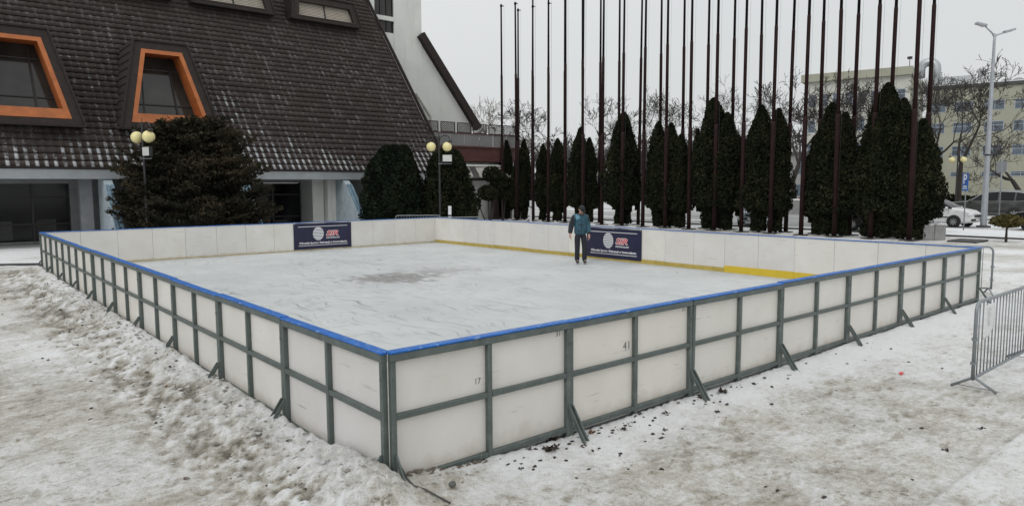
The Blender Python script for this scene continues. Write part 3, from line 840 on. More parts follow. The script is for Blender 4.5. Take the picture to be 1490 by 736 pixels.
barrier_proto(2.3, 'galvanised crowd barrier with a paper notice, standing in the snow at the right', (6.78, -2.08, .02), R(0), 'crowd barriers', 17, True)
barrier_proto(2.0, 'grey crowd barrier leaning out beyond the right-hand corner of the boards', (15.30, .10, .04), R(128), 'crowd barriers', 9)
barrier_proto(2.2, 'small grey crowd barrier by the blue buttress behind the back boards', (15.25, 25.35, .0), R(-39), 'crowd barriers', 15)
barrier_proto(2.2, 'grey crowd barrier standing before the round bush behind the back boards', (15.9, 23.0, -.05), R(-30), 'crowd barriers', 15)


# ------------------------------------------------------------------ flagpoles (two rows, 1.65 m apart)
def flagpole_proto():
    t = thing('flagpole', 'tall dark flagpole', 'flagpole')
    b = MB(); b.lathe([(.112, .0), (.112, 5.6), (.105, 5.75)], 12); b.build('lower_tube', 'pole_maroon', t, True)
    b = MB(); b.lathe([(.09, 5.75), (.087, 10.4), (.08, 10.5)], 12); b.build('middle_tube', 'pole_maroon', t, True)
    b = MB(); b.lathe([(.07, 10.5), (.058, 15.3)], 10); b.build('upper_tube', 'pole_dark', t, True)
    b = MB(); b.lathe([(.085, 15.3), (.085, 15.42), (.03, 15.5)], 10); b.bar((0, 0, 15.36), (.1, -.18, 15.36), .05, .05); b.build('pulley', 'pole_dark', t)
    b = MB(); b.tube([(.1, -.18, 15.33), (.115, -.14, 8), (.125, -.05, 1.4)], .004, 4); b.build('halyard', 'rope', t)
    b = MB(); b.bbox((-.3, -.3, -.02), (.3, .3, .07), .02); b.build('foundation', 'dark_concrete', t)
    return t


fp = flagpole_proto(); first = True
for row, X, nm in (('front', 30.42, 'A'), ('back', 32.0, 'B')):
    for k in range(18):
        o = fp if first else copy_tree(fp); first = False
        o.location = (X, 7.40 + 1.65 * k, 0); o.rotation_euler = (R(random.uniform(-.35, .35)), R(random.uniform(-.35, .35)), random.uniform(-.4, .4)); o.scale = (1, 1, random.uniform(.985, 1.01))
        pos = 'rightmost' if k == 0 else 'leftmost' if k == 17 else ORD[k] + ' from the right' if k < 9 else ORD[17 - k] + ' from the left'
        o['label'] = 'tall dark maroon flagpole, %s in the %s row' % (pos, row); o['group'] = 'flagpoles of the two rows'


# ------------------------------------------------------------------ foliage
def leaves(pts, outward, size, var, rng, flat=.0, elong=1.6):
    """one little bent quad per point; returns verts (4N,3), faces (N,4)"""
    n = len(pts)
    a = rng.normal(size=(n, 3)) * (1 - flat) + outward * .9; a[:, 2] += .35
    a /= np.linalg.norm(a, axis=1)[:, None] + 1e-9
    b = np.cross(a, rng.normal(size=(n, 3))); b /= np.linalg.norm(b, axis=1)[:, None] + 1e-9
    s = size[:, None]
    v = np.stack([pts - a * s * elong * .5 - b * s * .25, pts - a * s * .1 + b * s * .5, pts + a * s * elong * .6 + b * s * .08, pts + a * s * .05 - b * s * .5], 1)
    return v.reshape(-1, 3), np.arange(4 * n).reshape(n, 4)


def foliage_obj(name, pts, outw, size, var, mat, parent, rng, core=None, elong=1.6):
    v, f = leaves(pts, outw, size, var, rng, elong=elong)
    if core is not None:
        cv, cf = core; off = len(v)
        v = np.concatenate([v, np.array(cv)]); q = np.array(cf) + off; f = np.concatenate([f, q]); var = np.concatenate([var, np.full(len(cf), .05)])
    me = fast_mesh(name, v, f, mat, var); return link(name, me, parent)


def column_tree(loc, cols, label, seed, cat='tree', group='columnar thujas among the flagpoles', mat='thuja_leaf', skirt=.5):
    """cols: list of (dx, dy, radius, height)"""
    rng = np.random.default_rng(seed)
    t = thing('thuja_tree', label, cat, loc, 0, group)
    P = []; O = []; SZ = []; V = []; core = ([], [])
    extra = []
    for dx, dy, rad, ht in cols:                              # ragged side leaders
        for _ in range(5 if rad > .7 else 2):
            a = rng.random() * 2 * PI; q = rng.uniform(.45, .88) * rad
            extra.append((dx + q * math.cos(a), dy + q * math.sin(a), rad * rng.uniform(.2, .34), ht * rng.uniform(.5, .84)))
    cols = list(cols) + extra
    for dx, dy, rad, ht in cols:
        zb = ht * .24 if (dx, dy, rad, ht) in extra else .12
        n = int(6500 * rad * ht / 3 + 1500)
        tt = rng.random(n) ** .9; th = rng.random(n) * 2 * PI

        def prof(tv): return .93 * rad * (.40 + .60 * sstep(.135, .20, tv)) * np.maximum(1 - (np.maximum(tv - .2, 0) / .805) ** 2.2, 0) ** .74
        lob = 1 + .40 * (fbm(th * 1.6 + seed, tt * ht * 1.0, seed, 3) - .5) * 2 + .26 * (vnoise(th * 5, tt * ht * 2.6, seed + 9) - .5)
        lob = 1 + (lob - 1)
        rr = prof(tt) * lob * (1.05 - .38 * rng.random(n) ** 1.3)
        z = zb + tt * (ht - zb)
        P.append(np.stack([dx + rr * np.cos(th), dy + rr * np.sin(th), z], 1)); O.append(np.stack([np.cos(th) * .5, np.sin(th) * .5, np.full(n, .9)], 1))
        SZ.append(rng.uniform(.05, .115, n)); V.append(np.clip(.42 + .55 * (fbm(th * 2.5, z * 1.6, seed + 3, 3) - .5) * 2 + rng.normal(0, .16, n), 0, 1))
        # dark inner mass
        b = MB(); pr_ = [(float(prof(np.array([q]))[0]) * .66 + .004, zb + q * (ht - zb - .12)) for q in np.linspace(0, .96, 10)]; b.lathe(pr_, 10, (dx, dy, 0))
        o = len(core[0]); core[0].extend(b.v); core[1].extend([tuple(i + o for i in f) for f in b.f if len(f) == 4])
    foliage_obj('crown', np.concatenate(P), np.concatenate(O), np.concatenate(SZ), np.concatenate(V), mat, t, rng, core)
    b = MB()
    for dx, dy, rad, ht in cols:
        if (dx, dy, rad, ht) not in extra: b.tube([(dx, dy, -.05), (dx, dy, ht * .6)], [.09, .03], 7)
    b.build('trunk', 'bark', t); return t


TH = [((31.2, 35.9), [(0, 0, .55, 5.9), (.15, .75, .4, 4.9)], 'narrow dark thuja at the left end of the row, beside the topiary'),
      ((31.2, 33.9), [(0, 0, .62, 5.8), (.1, .9, .55, 4.6)], 'narrow dark thuja, second from the left in the row'),
      ((31.2, 31.4), [(0, .5, .62, 5.4), (0, -1.0, .8, 5.7)], 'double topped dark thuja, third from the left in the row'),
      ((31.2, 28.0), [(0, .25, .85, 6.3), (.05, -.55, .65, 5.6)], 'pointed dark thuja standing behind the bowed skater'),
      ((31.2, 24.5), [(0, 0, 1.22, 7.0)], 'broad pointed dark thuja right of the skater, above the banner'),
      ((31.2, 21.0), [(0, .75, .85, 6.25), (0, -.15, .9, 6.1), (0, -.85, .75, 5.4)], 'three topped ragged dark thuja near the middle of the row'),
      ((31.2, 17.9), [(0, .1, 1.3, 7.25), (.1, -.7, 1.0, 6.4)], 'tall wide dark thuja left of the silver car'),
      ((31.2, 14.6), [(0, .5, 1.0, 6.6), (0, -.45, .85, 6.35)], 'twin topped dark thuja right of the silver car'),
      ((31.2, 11.3), [(0, .1, 1.05, 6.4), (.1, -.5, .85, 5.9), (0, .55, .8, 5.3)], 'dark thuja in front of the black car, third from the right'),
      ((31.2, 8.75), [(0, .1, 1.15, 7.05), (.1, -.55, 1.0, 6.3), (0, .6, .9, 5.6)], 'tallest bulky dark thuja, second from the right in the row'),
      ((31.3, 7.75), [(0, .25, .95, 5.8), (.1, -.35, .95, 5.35)], 'rounded dark thuja at the right end, beside the grey planter')]
for i, (xy, cols, lab) in enumerate(TH): column_tree((xy[0], xy[1], 0), cols, lab, 100 + i * 7)


def bush(loc, rx, ry, h, label, seed, mat='yew_leaf', n=9000, name='clipped_bush', cat='bush', sz=(.05, .11), power=.55, group=None, lobes=.2):
    rng = np.random.default_rng(seed); t = thing(name, label, cat, loc, 0, group)
    th = rng.random(n) * 2 * PI; tt = rng.random(n)
    pr_ = np.minimum(1, .78 + tt * 1.1) * np.maximum(1 - np.maximum(tt - .3, 0) / .71, 0) ** power
    lob = 1 + lobes * (fbm(th * 1.9 + seed, tt * h * 1.1, seed, 3) - .5) * 2
    k = pr_ * lob * (1 - .3 * rng.random(n) ** 1.5)
    z = .1 + tt * (h - .1)
    P = np.stack([rx * k * np.cos(th), ry * k * np.sin(th), z], 1); O = np.stack([np.cos(th), np.sin(th), .3 + tt], 1) * .7
    V = np.clip(.4 + .6 * (fbm(th * 3, z * 2, seed + 2, 3) - .5) * 2 + rng.normal(0, .17, n), 0, 1)
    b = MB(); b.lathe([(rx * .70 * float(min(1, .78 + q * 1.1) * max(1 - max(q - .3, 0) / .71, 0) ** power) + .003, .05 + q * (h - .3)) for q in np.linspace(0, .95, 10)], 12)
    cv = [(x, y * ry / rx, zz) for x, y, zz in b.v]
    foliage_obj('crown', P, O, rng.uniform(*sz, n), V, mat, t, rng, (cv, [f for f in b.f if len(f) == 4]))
    b = MB(); b.tube([(0, 0, -.1), (0, 0, h * .5)], [.1, .04], 7); b.build('trunk', 'bark', t); return t


bush((16.1, 27.0, 0), 1.72, 1.6, 4.6, 'rounded dark green bush under the roof edge, beside the blue buttress', 501, n=22000, power=.42, lobes=.3)
bush((18.75, 25.9, 0), 1.55, 1.5, 4.45, 'blackish green bush behind the middle globe lamp', 502, 'thuja_leaf', n=20000, power=.36, lobes=.32)
bush((17.5, 28.2, 0), 1.3, 1.3, 4.7, 'dark ragged bush between the two big bushes', 503, 'thuja_leaf', n=12000, lobes=.4)


def spruce(loc, label, seed):
    rng = np.random.default_rng(seed); t = thing('spreading_spruce', label, 'tree', loc)
    PP = []; OO = []; SS = []; VV = []
    b = MB(); b.tube([(0, 0, -.1), (.05, 0, 2.5), (0, .1, 4.9)], [.22, .14, .03], 8)
    nb = 520
    for i in range(nb):
        tt = rng.random() ** 1.15; z0 = .15 + tt * 5.15; az = rng.random() * 2 * PI
        reach = 2.95 * (1 - tt ** 2.0) ** .55 * rng.uniform(.5, 1.12) + .25
        if math.cos(az - R(-39)) < -.2: reach *= 1.02
        dr = rng.uniform(-.10, .25); ln = reach
        d = np.array([math.cos(az), math.sin(az), 0]); side = np.array([-d[1], d[0], 0])
        m = int(60 + 60 * ln); s = np.sqrt(rng.random(m)) * .85 + .15
        s = np.clip(s, .25, 1)
        lat = rng.normal(0, 1, m) * (.34 * (1.15 - s) + .05) * (1 + .25 * ln)
        zz = z0 + dr * ln * s + .34 * ln * s * s * rng.uniform(.1, .9) - .16 * np.abs(lat) + rng.normal(0, .045, m)
        p = d[None] * (ln * s)[:, None] + side[None] * lat[:, None]; p[:, 2] = np.maximum(zz, .05)
        PP.append(p); oo = np.tile(d, (m, 1)) * 1.1 + side[None] * np.sign(lat)[:, None] * .5; OO.append(oo)
        SS.append(rng.uniform(.035, .085, m)); brown = rng.random() ** 1.6
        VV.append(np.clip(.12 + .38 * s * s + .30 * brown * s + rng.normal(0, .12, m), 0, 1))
        if i % 3 == 0: b.tube([(0, 0, z0), tuple(d * ln * .5 + np.array([0, 0, z0 + dr * ln * .5])), tuple(d * ln * .9 + np.array([0, 0, z0 + dr * ln + .1 * ln]))], [.03, .018, .006], 4)
    cb = MB(); cb.lathe([(2.1, .1), (2.2, .8), (1.7, 2.0), (1.15, 3.2), (.5, 4.3), (.02, 4.9)], 12)
    cv = [(x * (1 + .15 * math.sin(3 * math.atan2(y, x) + z)), y, z) for x, y, z in cb.v]
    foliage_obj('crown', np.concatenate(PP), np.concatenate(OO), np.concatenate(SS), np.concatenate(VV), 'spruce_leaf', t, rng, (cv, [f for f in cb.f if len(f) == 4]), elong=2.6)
    b.build('trunk', 'bark', t)


spruce((6.4, 26.75, 0), 'big spreading brownish green conifer before the tiled roof', 77)


def topiary(loc, label, balls, rz=0, mat='thuja_leaf', stemh=None, group='topiary plants by the terrace'):
    rng = np.random.default_rng(int(loc[0] * 31 + loc[1] * 7)); t = thing('topiary_tree', label, 'topiary', loc, rz, group)
    b = MB()
    for x, y, z, rx, rz_ in balls:
        b.tube([(x * .2, y * .2, -.05), (x * .6, y * .6, z * .5), (x, y, z)], [.06, .04, .03], 6)
    b.build('trunk', 'bark', t)
    for x, y, z, rx, rz_ in balls:
        n = int(1500 * rx + 350); v = rng.normal(size=(n, 3)); v /= np.linalg.norm(v, axis=1)[:, None]; k = (1 - .35 * rng.random(n) ** 2)[:, None]
        lob = (1 + .16 * (fbm(v[:, 0] * 2 + 5, v[:, 2] * 2 + v[:, 1] * 2, 3, 2) - .5) * 2)[:, None]
        P = v * k * lob * np.array([rx, rx, rz_]) + np.array([x, y, z]); cb = MB(); cb.ball((x, y, z), (rx * .72, rx * .72, rz_ * .72), 0, 8, 6)
        foliage_obj('crown', P, v, rng.uniform(.06, .13, n), np.clip(.5 + rng.normal(0, .22, n), 0, 1), mat, t, rng, (cb.v, cb.f))
    return t


topiary((25.3, 30.6, 0), 'cloud pruned dark topiary with several pads, before the white terrace wall', [(.30, 0, 3.25, .62, .52), (.05, .15, 2.05, .66, .5), (.55, -.1, 2.6, .4, .36), (-.62, .4, 1.55, .2, .19)])
topiary((26.9, 31.2, 0), 'smaller cloud pruned dark topiary close behind the leftmost flagpole', [(0, 0, 2.9, .4, .5), (.2, -.1, 1.9, .36, .34)])
topiary((32.75, 4.4, 0), 'small standard topiary with flat yellowish crown, right of the grey planter', [(0, 0, .92, .58, .26)], mat='topiary_leaf', group='topiary standards')


# ------------------------------------------------------------------ bare trees
def bare_mesh(seed, h=10, spread=.55, levels=5, twigs=3, droop=0, specks=0, r0=.2, rmin=.016):
    rng = random.Random(seed); br = MB(); tw = MB(); lf = []

    def grow(p, d, ln, r, lv):
        pts = [p]; rad = [r]; q = p.copy(); dd = d.copy(); seg = 3 if lv < 3 else 2
        for k in range(seg):
            dd = (dd + Vector((rng.gauss(0, .16), rng.gauss(0, .16), rng.gauss(0, .10) + (.06 if not droop else -.05 * lv)))).normalized()
            q = q + dd * (ln / seg); pts.append(q.copy()); rad.append(r * (1 - .38 * (k + 1) / seg))
        (br if lv < 3 else tw).tube(pts, rad, 6 if lv < 2 else (4 if lv < 3 else 3), 0, False)
        if lv >= levels:
            if specks and rng.random() < specks: lf.append(q)
            return
        nch = rng.choice((2, 3, 3)) if lv < levels - 1 else twigs
        for c in range(nch):
            ax = dd.orthogonal().normalized(); ax.rotate(Matrix.Rotation(rng.random() * 2 * PI, 3, dd))
            nd = (dd * rng.uniform(.55, 1.0) + ax * spread * rng.uniform(.6, 1.5)).normalized()
            nd.z += .10 if not droop else -.12 * lv; nd.normalize()
            st = pts[-1] if rng.random() < .6 or lv == 0 else pts[-2]
            grow(st, nd, ln * rng.uniform(.58, .82), rad[-1] * rng.uniform(.55, .75) if lv < 3 else max(rad[-1] * .66, rmin), lv + 1)
    for _ in range(1):
        grow(Vector((0, 0, -.1)), Vector((rng.gauss(0, .06), rng.gauss(0, .06), 1)), h * .27, r0, 0)
    zmax = max(v[2] for v in tw.v); k = h / zmax
    for m_ in (br, tw): m_.v = [(v[0] * k, v[1] * k, v[2] * k) for v in m_.v]
    for q in lf:
        q = q * k; s = .065
        n1 = Vector((rng.gauss(0, 1), rng.gauss(0, 1), rng.gauss(0, 1))).normalized(); n2 = n1.orthogonal().normalized()
        tw.add([q - n1 * s, q + n2 * s * .8, q + n1 * s, q - n2 * s * .8], [(0, 1, 2, 3)])
    return br, tw


def bare_tree(loc, label, seed, group='bare trees behind the flagpoles', mats=('bark', 'twig'), rz=0, **kw):
    t = thing('bare_tree', label, 'tree', loc, rz, group); br, tw = bare_mesh(seed, **kw)
    br.build('trunk', mats[0], t, True); tw.build('crown', mats[1], t); return t


# positions: (x, y), height
BT = [((51.8, 52.1), 12.5, 'leafless tree with dry seed pods, right of the terrace end', 11, 1),
      ((53.0, 46.8), 12.0, 'leafless tree whose forked crown shows above the skater', 12, 1),
      ((57.0, 42.5), 13.0, 'leafless tree over the broad pointed thuja', 13, 1),
      ((58.5, 34.0), 13.3, 'leafless tree between the two middle thujas', 14, 1),
      ((55.5, 26.2), 12.8, 'leafless tree behind the tall wide thuja', 15, 1),
      ((60.0, 24.6), 12.2, 'leafless tree above the silver car', 16, 1),
      ((57.5, 19.6), 11.6, 'leafless street tree left of the tall office block', 17, 1),
      ((66.0, 18.8), 12.6, 'leafless tree before the tall office block, its left one', 18, 1),
      ((64.0, 15.6), 13.0, 'leafless tree before the tall office block, its right one', 19, 1)]
for (x, y), h, lab, sd_, sp_k in BT:
    bare_tree((x, y, 0), lab, sd_, h=h, spread=.66, levels=7, twigs=3, specks=.3, r0=.24, rz=random.random() * 6)
bare_tree((75.7, 14.5, 0), 'wide bare tree with forked trunk before the olive office block', 36, 'bare trees by the car park', h=8.4, spread=.85, levels=6, twigs=4, r0=.2)
bare_tree((80.5, 11.5, 0), 'smaller bare tree behind the street lamp', 23, 'bare trees by the car park', h=6.2, spread=.8, levels=6, twigs=4, r0=.13)
bare_tree((47.5, 62.5, 0), 'pale bare weeping tree over the terrace railing', 31, 'bare trees beyond the terrace', ('far_twig', 'willow_twig'), h=13.0, spread=.6, levels=6, twigs=3, r0=.2)
bare_tree((54.0, 60.5, 0), 'pale bare tree right of the terrace, far back', 32, 'bare trees beyond the terrace', ('far_twig', 'willow_twig'), h=10.5, spread=.6, levels=6, twigs=3, r0=.2)

# far wood that reads as one mass
protos = [bare_mesh(60 + k, h=11, spread=.65, levels=5, twigs=4, r0=.25, rmin=.05) for k in range(4)]
b = MB(); rg = random.Random(3)
for k in range(170):
    dist = rg.uniform(115, 190); a = YAW + R(rg.uniform(-26, 14)); cxx, cyy = CAM.x + math.cos(a) * dist, CAM.y + math.sin(a) * dist
    if 92 < cxx < 135 and cyy < 50: continue
    br, tw = protos[k % 4]; s = rg.uniform(.7, 1.2); ro = rg.random() * 6.28; ca, sa = math.cos(ro) * s, math.sin(ro) * s
    for m_ in (br, tw): b.add([(v[0] * ca - v[1] * sa + cxx, v[0] * sa + v[1] * ca + cyy, v[2] * s) for v in m_.v], m_.f)
    b.ball((cxx, cyy, 1.4 * s), (5.5 * s, 5.5 * s, 2.6 * s), 0, 12, 7, .28)
o = b.build('far_wood', 'far_twig'); o['kind'] = 'stuff'; tag(o, 'grey leafless wood far behind the car park', 'wood')


# ------------------------------------------------------------------ globe lamps, street lamp, signs
def globe_lamp_proto(label, loc, rz, flood=True, group='double globe lamps'):
    t = thing('globe_lamp', label, 'street lamp', loc, rz, group)
    b = MB(); b.lathe([(.11, 0), (.11, .5), (.075, .6), (.06, .7), (.05, 4.95), (.02, 5.05), (.012, 5.2)], 10); b.build('post', 'lamp_black', t, True)
    for s_ in (-1, 1):
        b = MB(); b.tube([(0, 0, 4.35)] + [(s_ * (.30 - .26 * math.cos(a)), 0, 4.78 + .24 * math.sin(a)) for a in np.linspace(.1, PI - .05, 9)], .022, 7)
        b.lathe([(.10, 4.76), (.12, 4.70), (.11, 4.68)], 12, (s_ * .54, 0, 0)); b.build('arm', 'lamp_black', t)
        b = MB(); b.ball((s_ * .40, 0, 4.46), .235, 0, 18, 12); b.v = [(v[0], v[1], v[2]) for v in b.v]; b.build('globe', 'globe', t, True)
    if flood:
        b = MB(); b.tube([(-.05, -.06, 3.62), (.62, -.06, 3.62)], .018, 6); b.tube([(.1, -.06, 3.62), (.1, -.06, 3.74), (.2, -.06, 3.74)], .012, 5); fb = b.build('bracket', 'galvanised', t)
        b = MB(); b.bbox((.16, -.15, 3.70), (.66, -.02, 4.08), .02); fo = b.build('flood_light', 'lamp_black', t)
        b = MB(); b.box((.19, -.156, 3.73), (.63, -.151, 4.05)); b.build('lens', 'flood_glass', fo)
    return t


def lamp_fix(t):
    # let the hook arms end right over the globes
    return t


globe_lamp_proto('black double globe lamp with a floodlight, before the big conifer', (4.15, 25.6, 0), R(-73))
globe_lamp_proto('black double globe lamp with a floodlight, before the dark bushes', (17.35, 24.55, 0), R(-39))
globe_lamp_proto('distant double globe lamp before the olive office block', (61.9, 15.6, 0), R(-70), False)
globe_lamp_proto('distant double globe lamp half hidden by the thujas', (60.8, 23.2, 0), R(-30), False)

t = thing('street_lamp', 'tall grey street lamp with two short arms in the car park', 'street lamp', (42.75, 8.1, .05))
b = MB(); b.lathe([(.17, 0), (.165, .2), (.15, 1.6), (.13, 3.9), (.07, 10.1), (.06, 10.6)], 14); b.build('post', 'lamp_grey', t, True)
b = MB(); b.lathe([(.145, 4.0), (.145, 4.08)], 14); b.build('band', 'lamp_black', t)
b = MB(); b.lathe([(.36, -.03), (.36, .12), (.2, .14)], 12); b.build('foot', 'dark_concrete', t)
for s_, e, z1 in ((1, Vector((-.42, .36, 11.0)), 0), (-1, Vector((.42, -.36, 10.66)), 1)):
    b = MB(); b.tube([(0, 0, 10.4), tuple(Vector((0, 0, 10.5)).lerp(e, .25)), tuple(e)], [.05, .045, .035], 8); ao = b.build('arm', 'lamp_grey', t, True)
    d = Vector((e.x, e.y, 0)).normalized(); b = MB(); h0 = e - d * .05; h1 = e + d * .5 + Vector((0, 0, .10))
    b.bar(h0 + Vector((0, 0, .03)), h1 + Vector((0, 0, .06)), .26, .10); hd = b.build('lamp_head', 'lamp_grey', t)
    b = MB(); b.bar(h0 + d * .12 + Vector((0, 0, -.035)), h1 - d * .06 + Vector((0, 0, -.004)), .2, .02); b.build('lens', 'flood_glass', hd)

t = thing('parking_sign', 'blue parking sign with white letter P on a thin grey post', 'sign', (39.4, 8.05, .04), R(-108))
b = MB(); b.tube([(0, 0, 0), (0, 0, 3.1)], .03, 8); b.build('post', 'galvanised', t, True)
b = MB(); b.bbox((-.26, -.05, 2.1), (.26, -.03, 3.0), .004); pb = b.build('sign_board', 'sign_blue', t); pb.rotation_euler = (0, 0, R(-25))
vs, fs = text_mesh('P', size=.6, offset=.012, height=.5); b = MB(); b.add([(v[0] * 1.1, v[1] - .054, v[2] + 2.72) for v in vs], fs); b.build('letter', 'white_print', pb)
b = MB(); b.box((-.2, -.054, 2.2), (.2, -.051, 2.25)); b.box((-.16, -.054, 2.30), (.16, -.051, 2.37)); b.build('sign_line', 'white_print', pb)
t = thing('sign_post', 'thin bare grey post close to the street lamp', 'post', (43.9, 7.7, .05))
b = MB(); b.tube([(0, 0, 0), (0, 0, 3.9)], .035, 8); b.build('post', 'galvanised', t, True)
b = MB(); b.bbox((-.02, -.25, 3.1), (.02, .25, 3.7), .004); b.build('sign_back', 'duct_metal', t)
# white marker post between the thujas, and by the bushes
for (x, y), h, lab in (((29.6, 31.4), 1.5, 'short white marker post before the double topped thuja'), ((17.0, 23.2), 1.55, 'short white marker post under the middle globe lamp')):
    t = thing('marker_post', lab, 'post', (x, y, 0), 0, 'white marker posts')
    b = MB(); b.bbox((-.06, -.06, 0), (.06, .06, h), .01); b.build('post', 'white_print', t)
    b = MB(); b.box((-.063, -.063, h - .5), (.063, .063, h - .42)); b.build('band', 'lamp_black', t)

# planter
t = thing('planter', 'grey concrete planter of two blocks with snow on top', 'planter', (31.80, 7.0, .04), R(-42))
for k in range(2):
    b = MB(); x0 = -.49 + k * .50; b.bbox((x0, -.28, 0), (x0 + .485, .28, .66), .02); b.build('block', 'concrete', t)
b = MB()
for k in range(26): b.ball((random.uniform(-.42, .42), random.uniform(-.22, .22), .66), (.13, .1, random.uniform(.04, .13)), 0, 8, 5, .15)
b.build('snow_cap', 'fresh_snow', t, True)
b = MB(); b.bbox((31.0, 5.0, .02), (32.6, 6.1, .10), .02); struct(b.build('paving_slab', 'dark_concrete'))


# ------------------------------------------------------------------ cars
def car(label, loc, rz, paint, kind='van', dark_trim=True, group=None, detail=True):
    t = thing('parked_car', label, 'car', loc, rz, group)
    # stations: x, z bottom, z belt, z top, half width, half width at top, glass flags of the interval that follows (side, top)
    if kind == 'van':
        st = [(2.14, .38, .60, .63, .60, .52, 0, 0), (2.08, .27, .74, .78, .76, .66, 0, 0), (1.80, .22, .90, .95, .84, .72, 0, 0), (1.22, .20, .99, 1.06, .865, .72, 0, 0),
              (1.12, .20, 1.0, 1.09, .87, .70, 1, 1), (.22, .20, 1.02, 1.57, .87, .60, 0, 0), (.12, .20, 1.02, 1.59, .87, .60, 1, 0), (-.62, .20, 1.03, 1.63, .87, .61, 0, 0),
              (-.72, .20, 1.03, 1.63, .87, .61, 1, 0), (-1.62, .22, 1.05, 1.58, .86, .60, 0, 0), (-1.74, .24, 1.05, 1.55, .85, .58, 0, 1), (-2.05, .28, 1.0, 1.05, .83, .66, 0, 0), (-2.16, .40, .62, .70, .74, .62, 0, 0)]
        wh = ((1.28, .31), (-1.30, .31)); Lc = 2.15; wz = .87
    else:
        st = [(2.40, .45, .72, .75, .66, .58, 0, 0), (2.33, .32, .92, .96, .84, .74, 0, 0), (2.0, .27, 1.02, 1.07, .93, .80, 0, 0), (1.15, .25, 1.10, 1.17, .95, .80, 0, 0),
              (1.02, .25, 1.11, 1.20, .955, .76, 1, 1), (.28, .25, 1.13, 1.68, .955, .66, 0, 0), (.18, .25, 1.13, 1.71, .955, .66, 1, 0), (-.55, .25, 1.14, 1.77, .955, .67, 0, 0),
              (-.64, .25, 1.14, 1.77, .955, .67, 1, 0), (-1.40, .25, 1.15, 1.75, .95, .67, 0, 0), (-1.48, .25, 1.15, 1.74, .95, .67, 1, 0), (-2.05, .3, 1.17, 1.66, .93, .65, 0, 1), (-2.32, .32, 1.14, 1.24, .90, .72, 0, 0), (-2.42, .45, .75, .82, .8, .66, 0, 0)]
        wh = ((1.50, .37), (-1.45, .37)); Lc = 2.41; wz = .955

    def ring(s):
        x, zb, zl, zt, w_, wt, _, _ = s
        half = [(w_ * .86, zb), (w_ * .985, zb + .10), (w_, zb + (zl - zb) * .55), (w_ * .965, zl), (wt, zt - .05 * (zt - zl > .2) - .012), (wt * .82, zt - .004), (0, zt + .012)]
        r = [(x, y, z) for y, z in half] + [(x, -y, z) for y, z in reversed(half[:-1])]
        return r
    body, glass = MB(), MB(); rings = [ring(s) for s in st]; n = len(rings[0])
    for i in range(len(st) - 1):
        for k in range(n):
            k2 = (k + 1) % n; fq = [rings[i][k], rings[i][k2], rings[i + 1][k2], rings[i + 1][k]]
            side = k in (3, n - 5); topb = k in (4, 5, n - 7, n - 6)
            g = (side and st[i][6]) or (topb and st[i][7]) or (side and st[i][7] and kind == 'van' and i > 8)
            (glass if g else body).add(fq, [(0, 1, 2, 3)])
    body.add(rings[0], [tuple(range(n))]); body.add(rings[-1], [tuple(range(n - 1, -1, -1))])
    bo = body.build('body', paint, t, False); go = glass.build('window_glass', 'car_glass', t, False)
    import bmesh
    for o_, sm_ in ((bo, True), (go, False)):
        bm = bmesh.new(); bm.from_mesh(o_.data); bmesh.ops.remove_doubles(bm, verts=bm.verts, dist=.0005); bmesh.ops.recalc_face_normals(bm, faces=bm.faces)
        if sm_:
            for f_ in bm.faces: f_.smooth = True
            for e in bm.edges:
                if len(e.link_faces) == 2 and e.calc_face_angle(0) > R(32): e.smooth = False
        bm.to_mesh(o_.data); bm.free()
    for wx, wr in wh:
        for s_ in (-1, 1):
            b = MB(); b.lathe([(wr + .06, -.012), (wr + .06, .006), (wr - .05, .008)], 22, (wx, s_ * wz, wr + .01), axis='y'); b.build('wheel_arch', 'black_plastic', t)
            b = MB(); pf = [(wr * .62, -.09), (wr * .96, -.09), (wr, -.06), (wr, .0), (wr * .96, .028), (wr * .66, .03)]
            b.lathe([(r, z * s_) for r, z in pf], 22, (wx, s_ * wz, wr), axis='y'); wo = b.build('wheel', 'tyre', t, True)
            b = MB(); b.lathe([(wr * .64, .026 * s_), (wr * .64, .034 * s_), (wr * .58, .036 * s_)], 18, (wx, s_ * wz, wr), axis='y', m=1)
            for q in range(8):
                a = q * PI / 4; b.bar((wx, s_ * (wz + .040), wr), (wx + math.cos(a) * wr * .62, s_ * (wz + .040), wr + math.sin(a) * wr * .62), .012, .055)
            b.lathe([(wr * .14, .04 * s_), (wr * .12, .055 * s_)], 10, (wx, s_ * wz, wr), axis='y'); b.build('rim', ['alloy', 'black_plastic'], wo)
    zl = .66 if kind == 'van' else .86
    for s_ in (-1, 1):
        b = MB(); b.ball((Lc - .16, s_ * wz * .74, zl), (.16, .17, .085), 0, 12, 8); b.build('headlight', 'head_lamp', t, True)
        b = MB(); b.ball((-Lc + .12, s_ * wz * .84, zl + .12), (.10, .12, .17), 0, 10, 7); b.build('tail_light', 'tail_lamp', t, True)
        b = MB(); b.ball((.92, s_ * (wz + .10), (1.07 if kind == 'van' else 1.18)), (.08, .11, .075), 0, 10, 6); b.bar((.92, s_ * (wz - .1), .98 + .13 * (kind != 'van')), (.92, s_ * (wz + .05), 1.05 + .12 * (kind != 'van')), .04, .04); b.build('mirror', paint, t, True)
        b = MB(); b.bar((1.0, s_ * (wz + .004), .55), (-1.0, s_ * (wz + .004), .55), .02, .06); b.build('side_strip', 'black_plastic', t)
        b = MB()
        for dx in (1.0, .07, -.86): b.bar((dx, s_ * (wz - .002), .38), (dx - .02, s_ * (wz - .022), (.98 if kind == 'van' else 1.1)), .012, .012)
        b.build('door_seam', 'black_plastic', t)
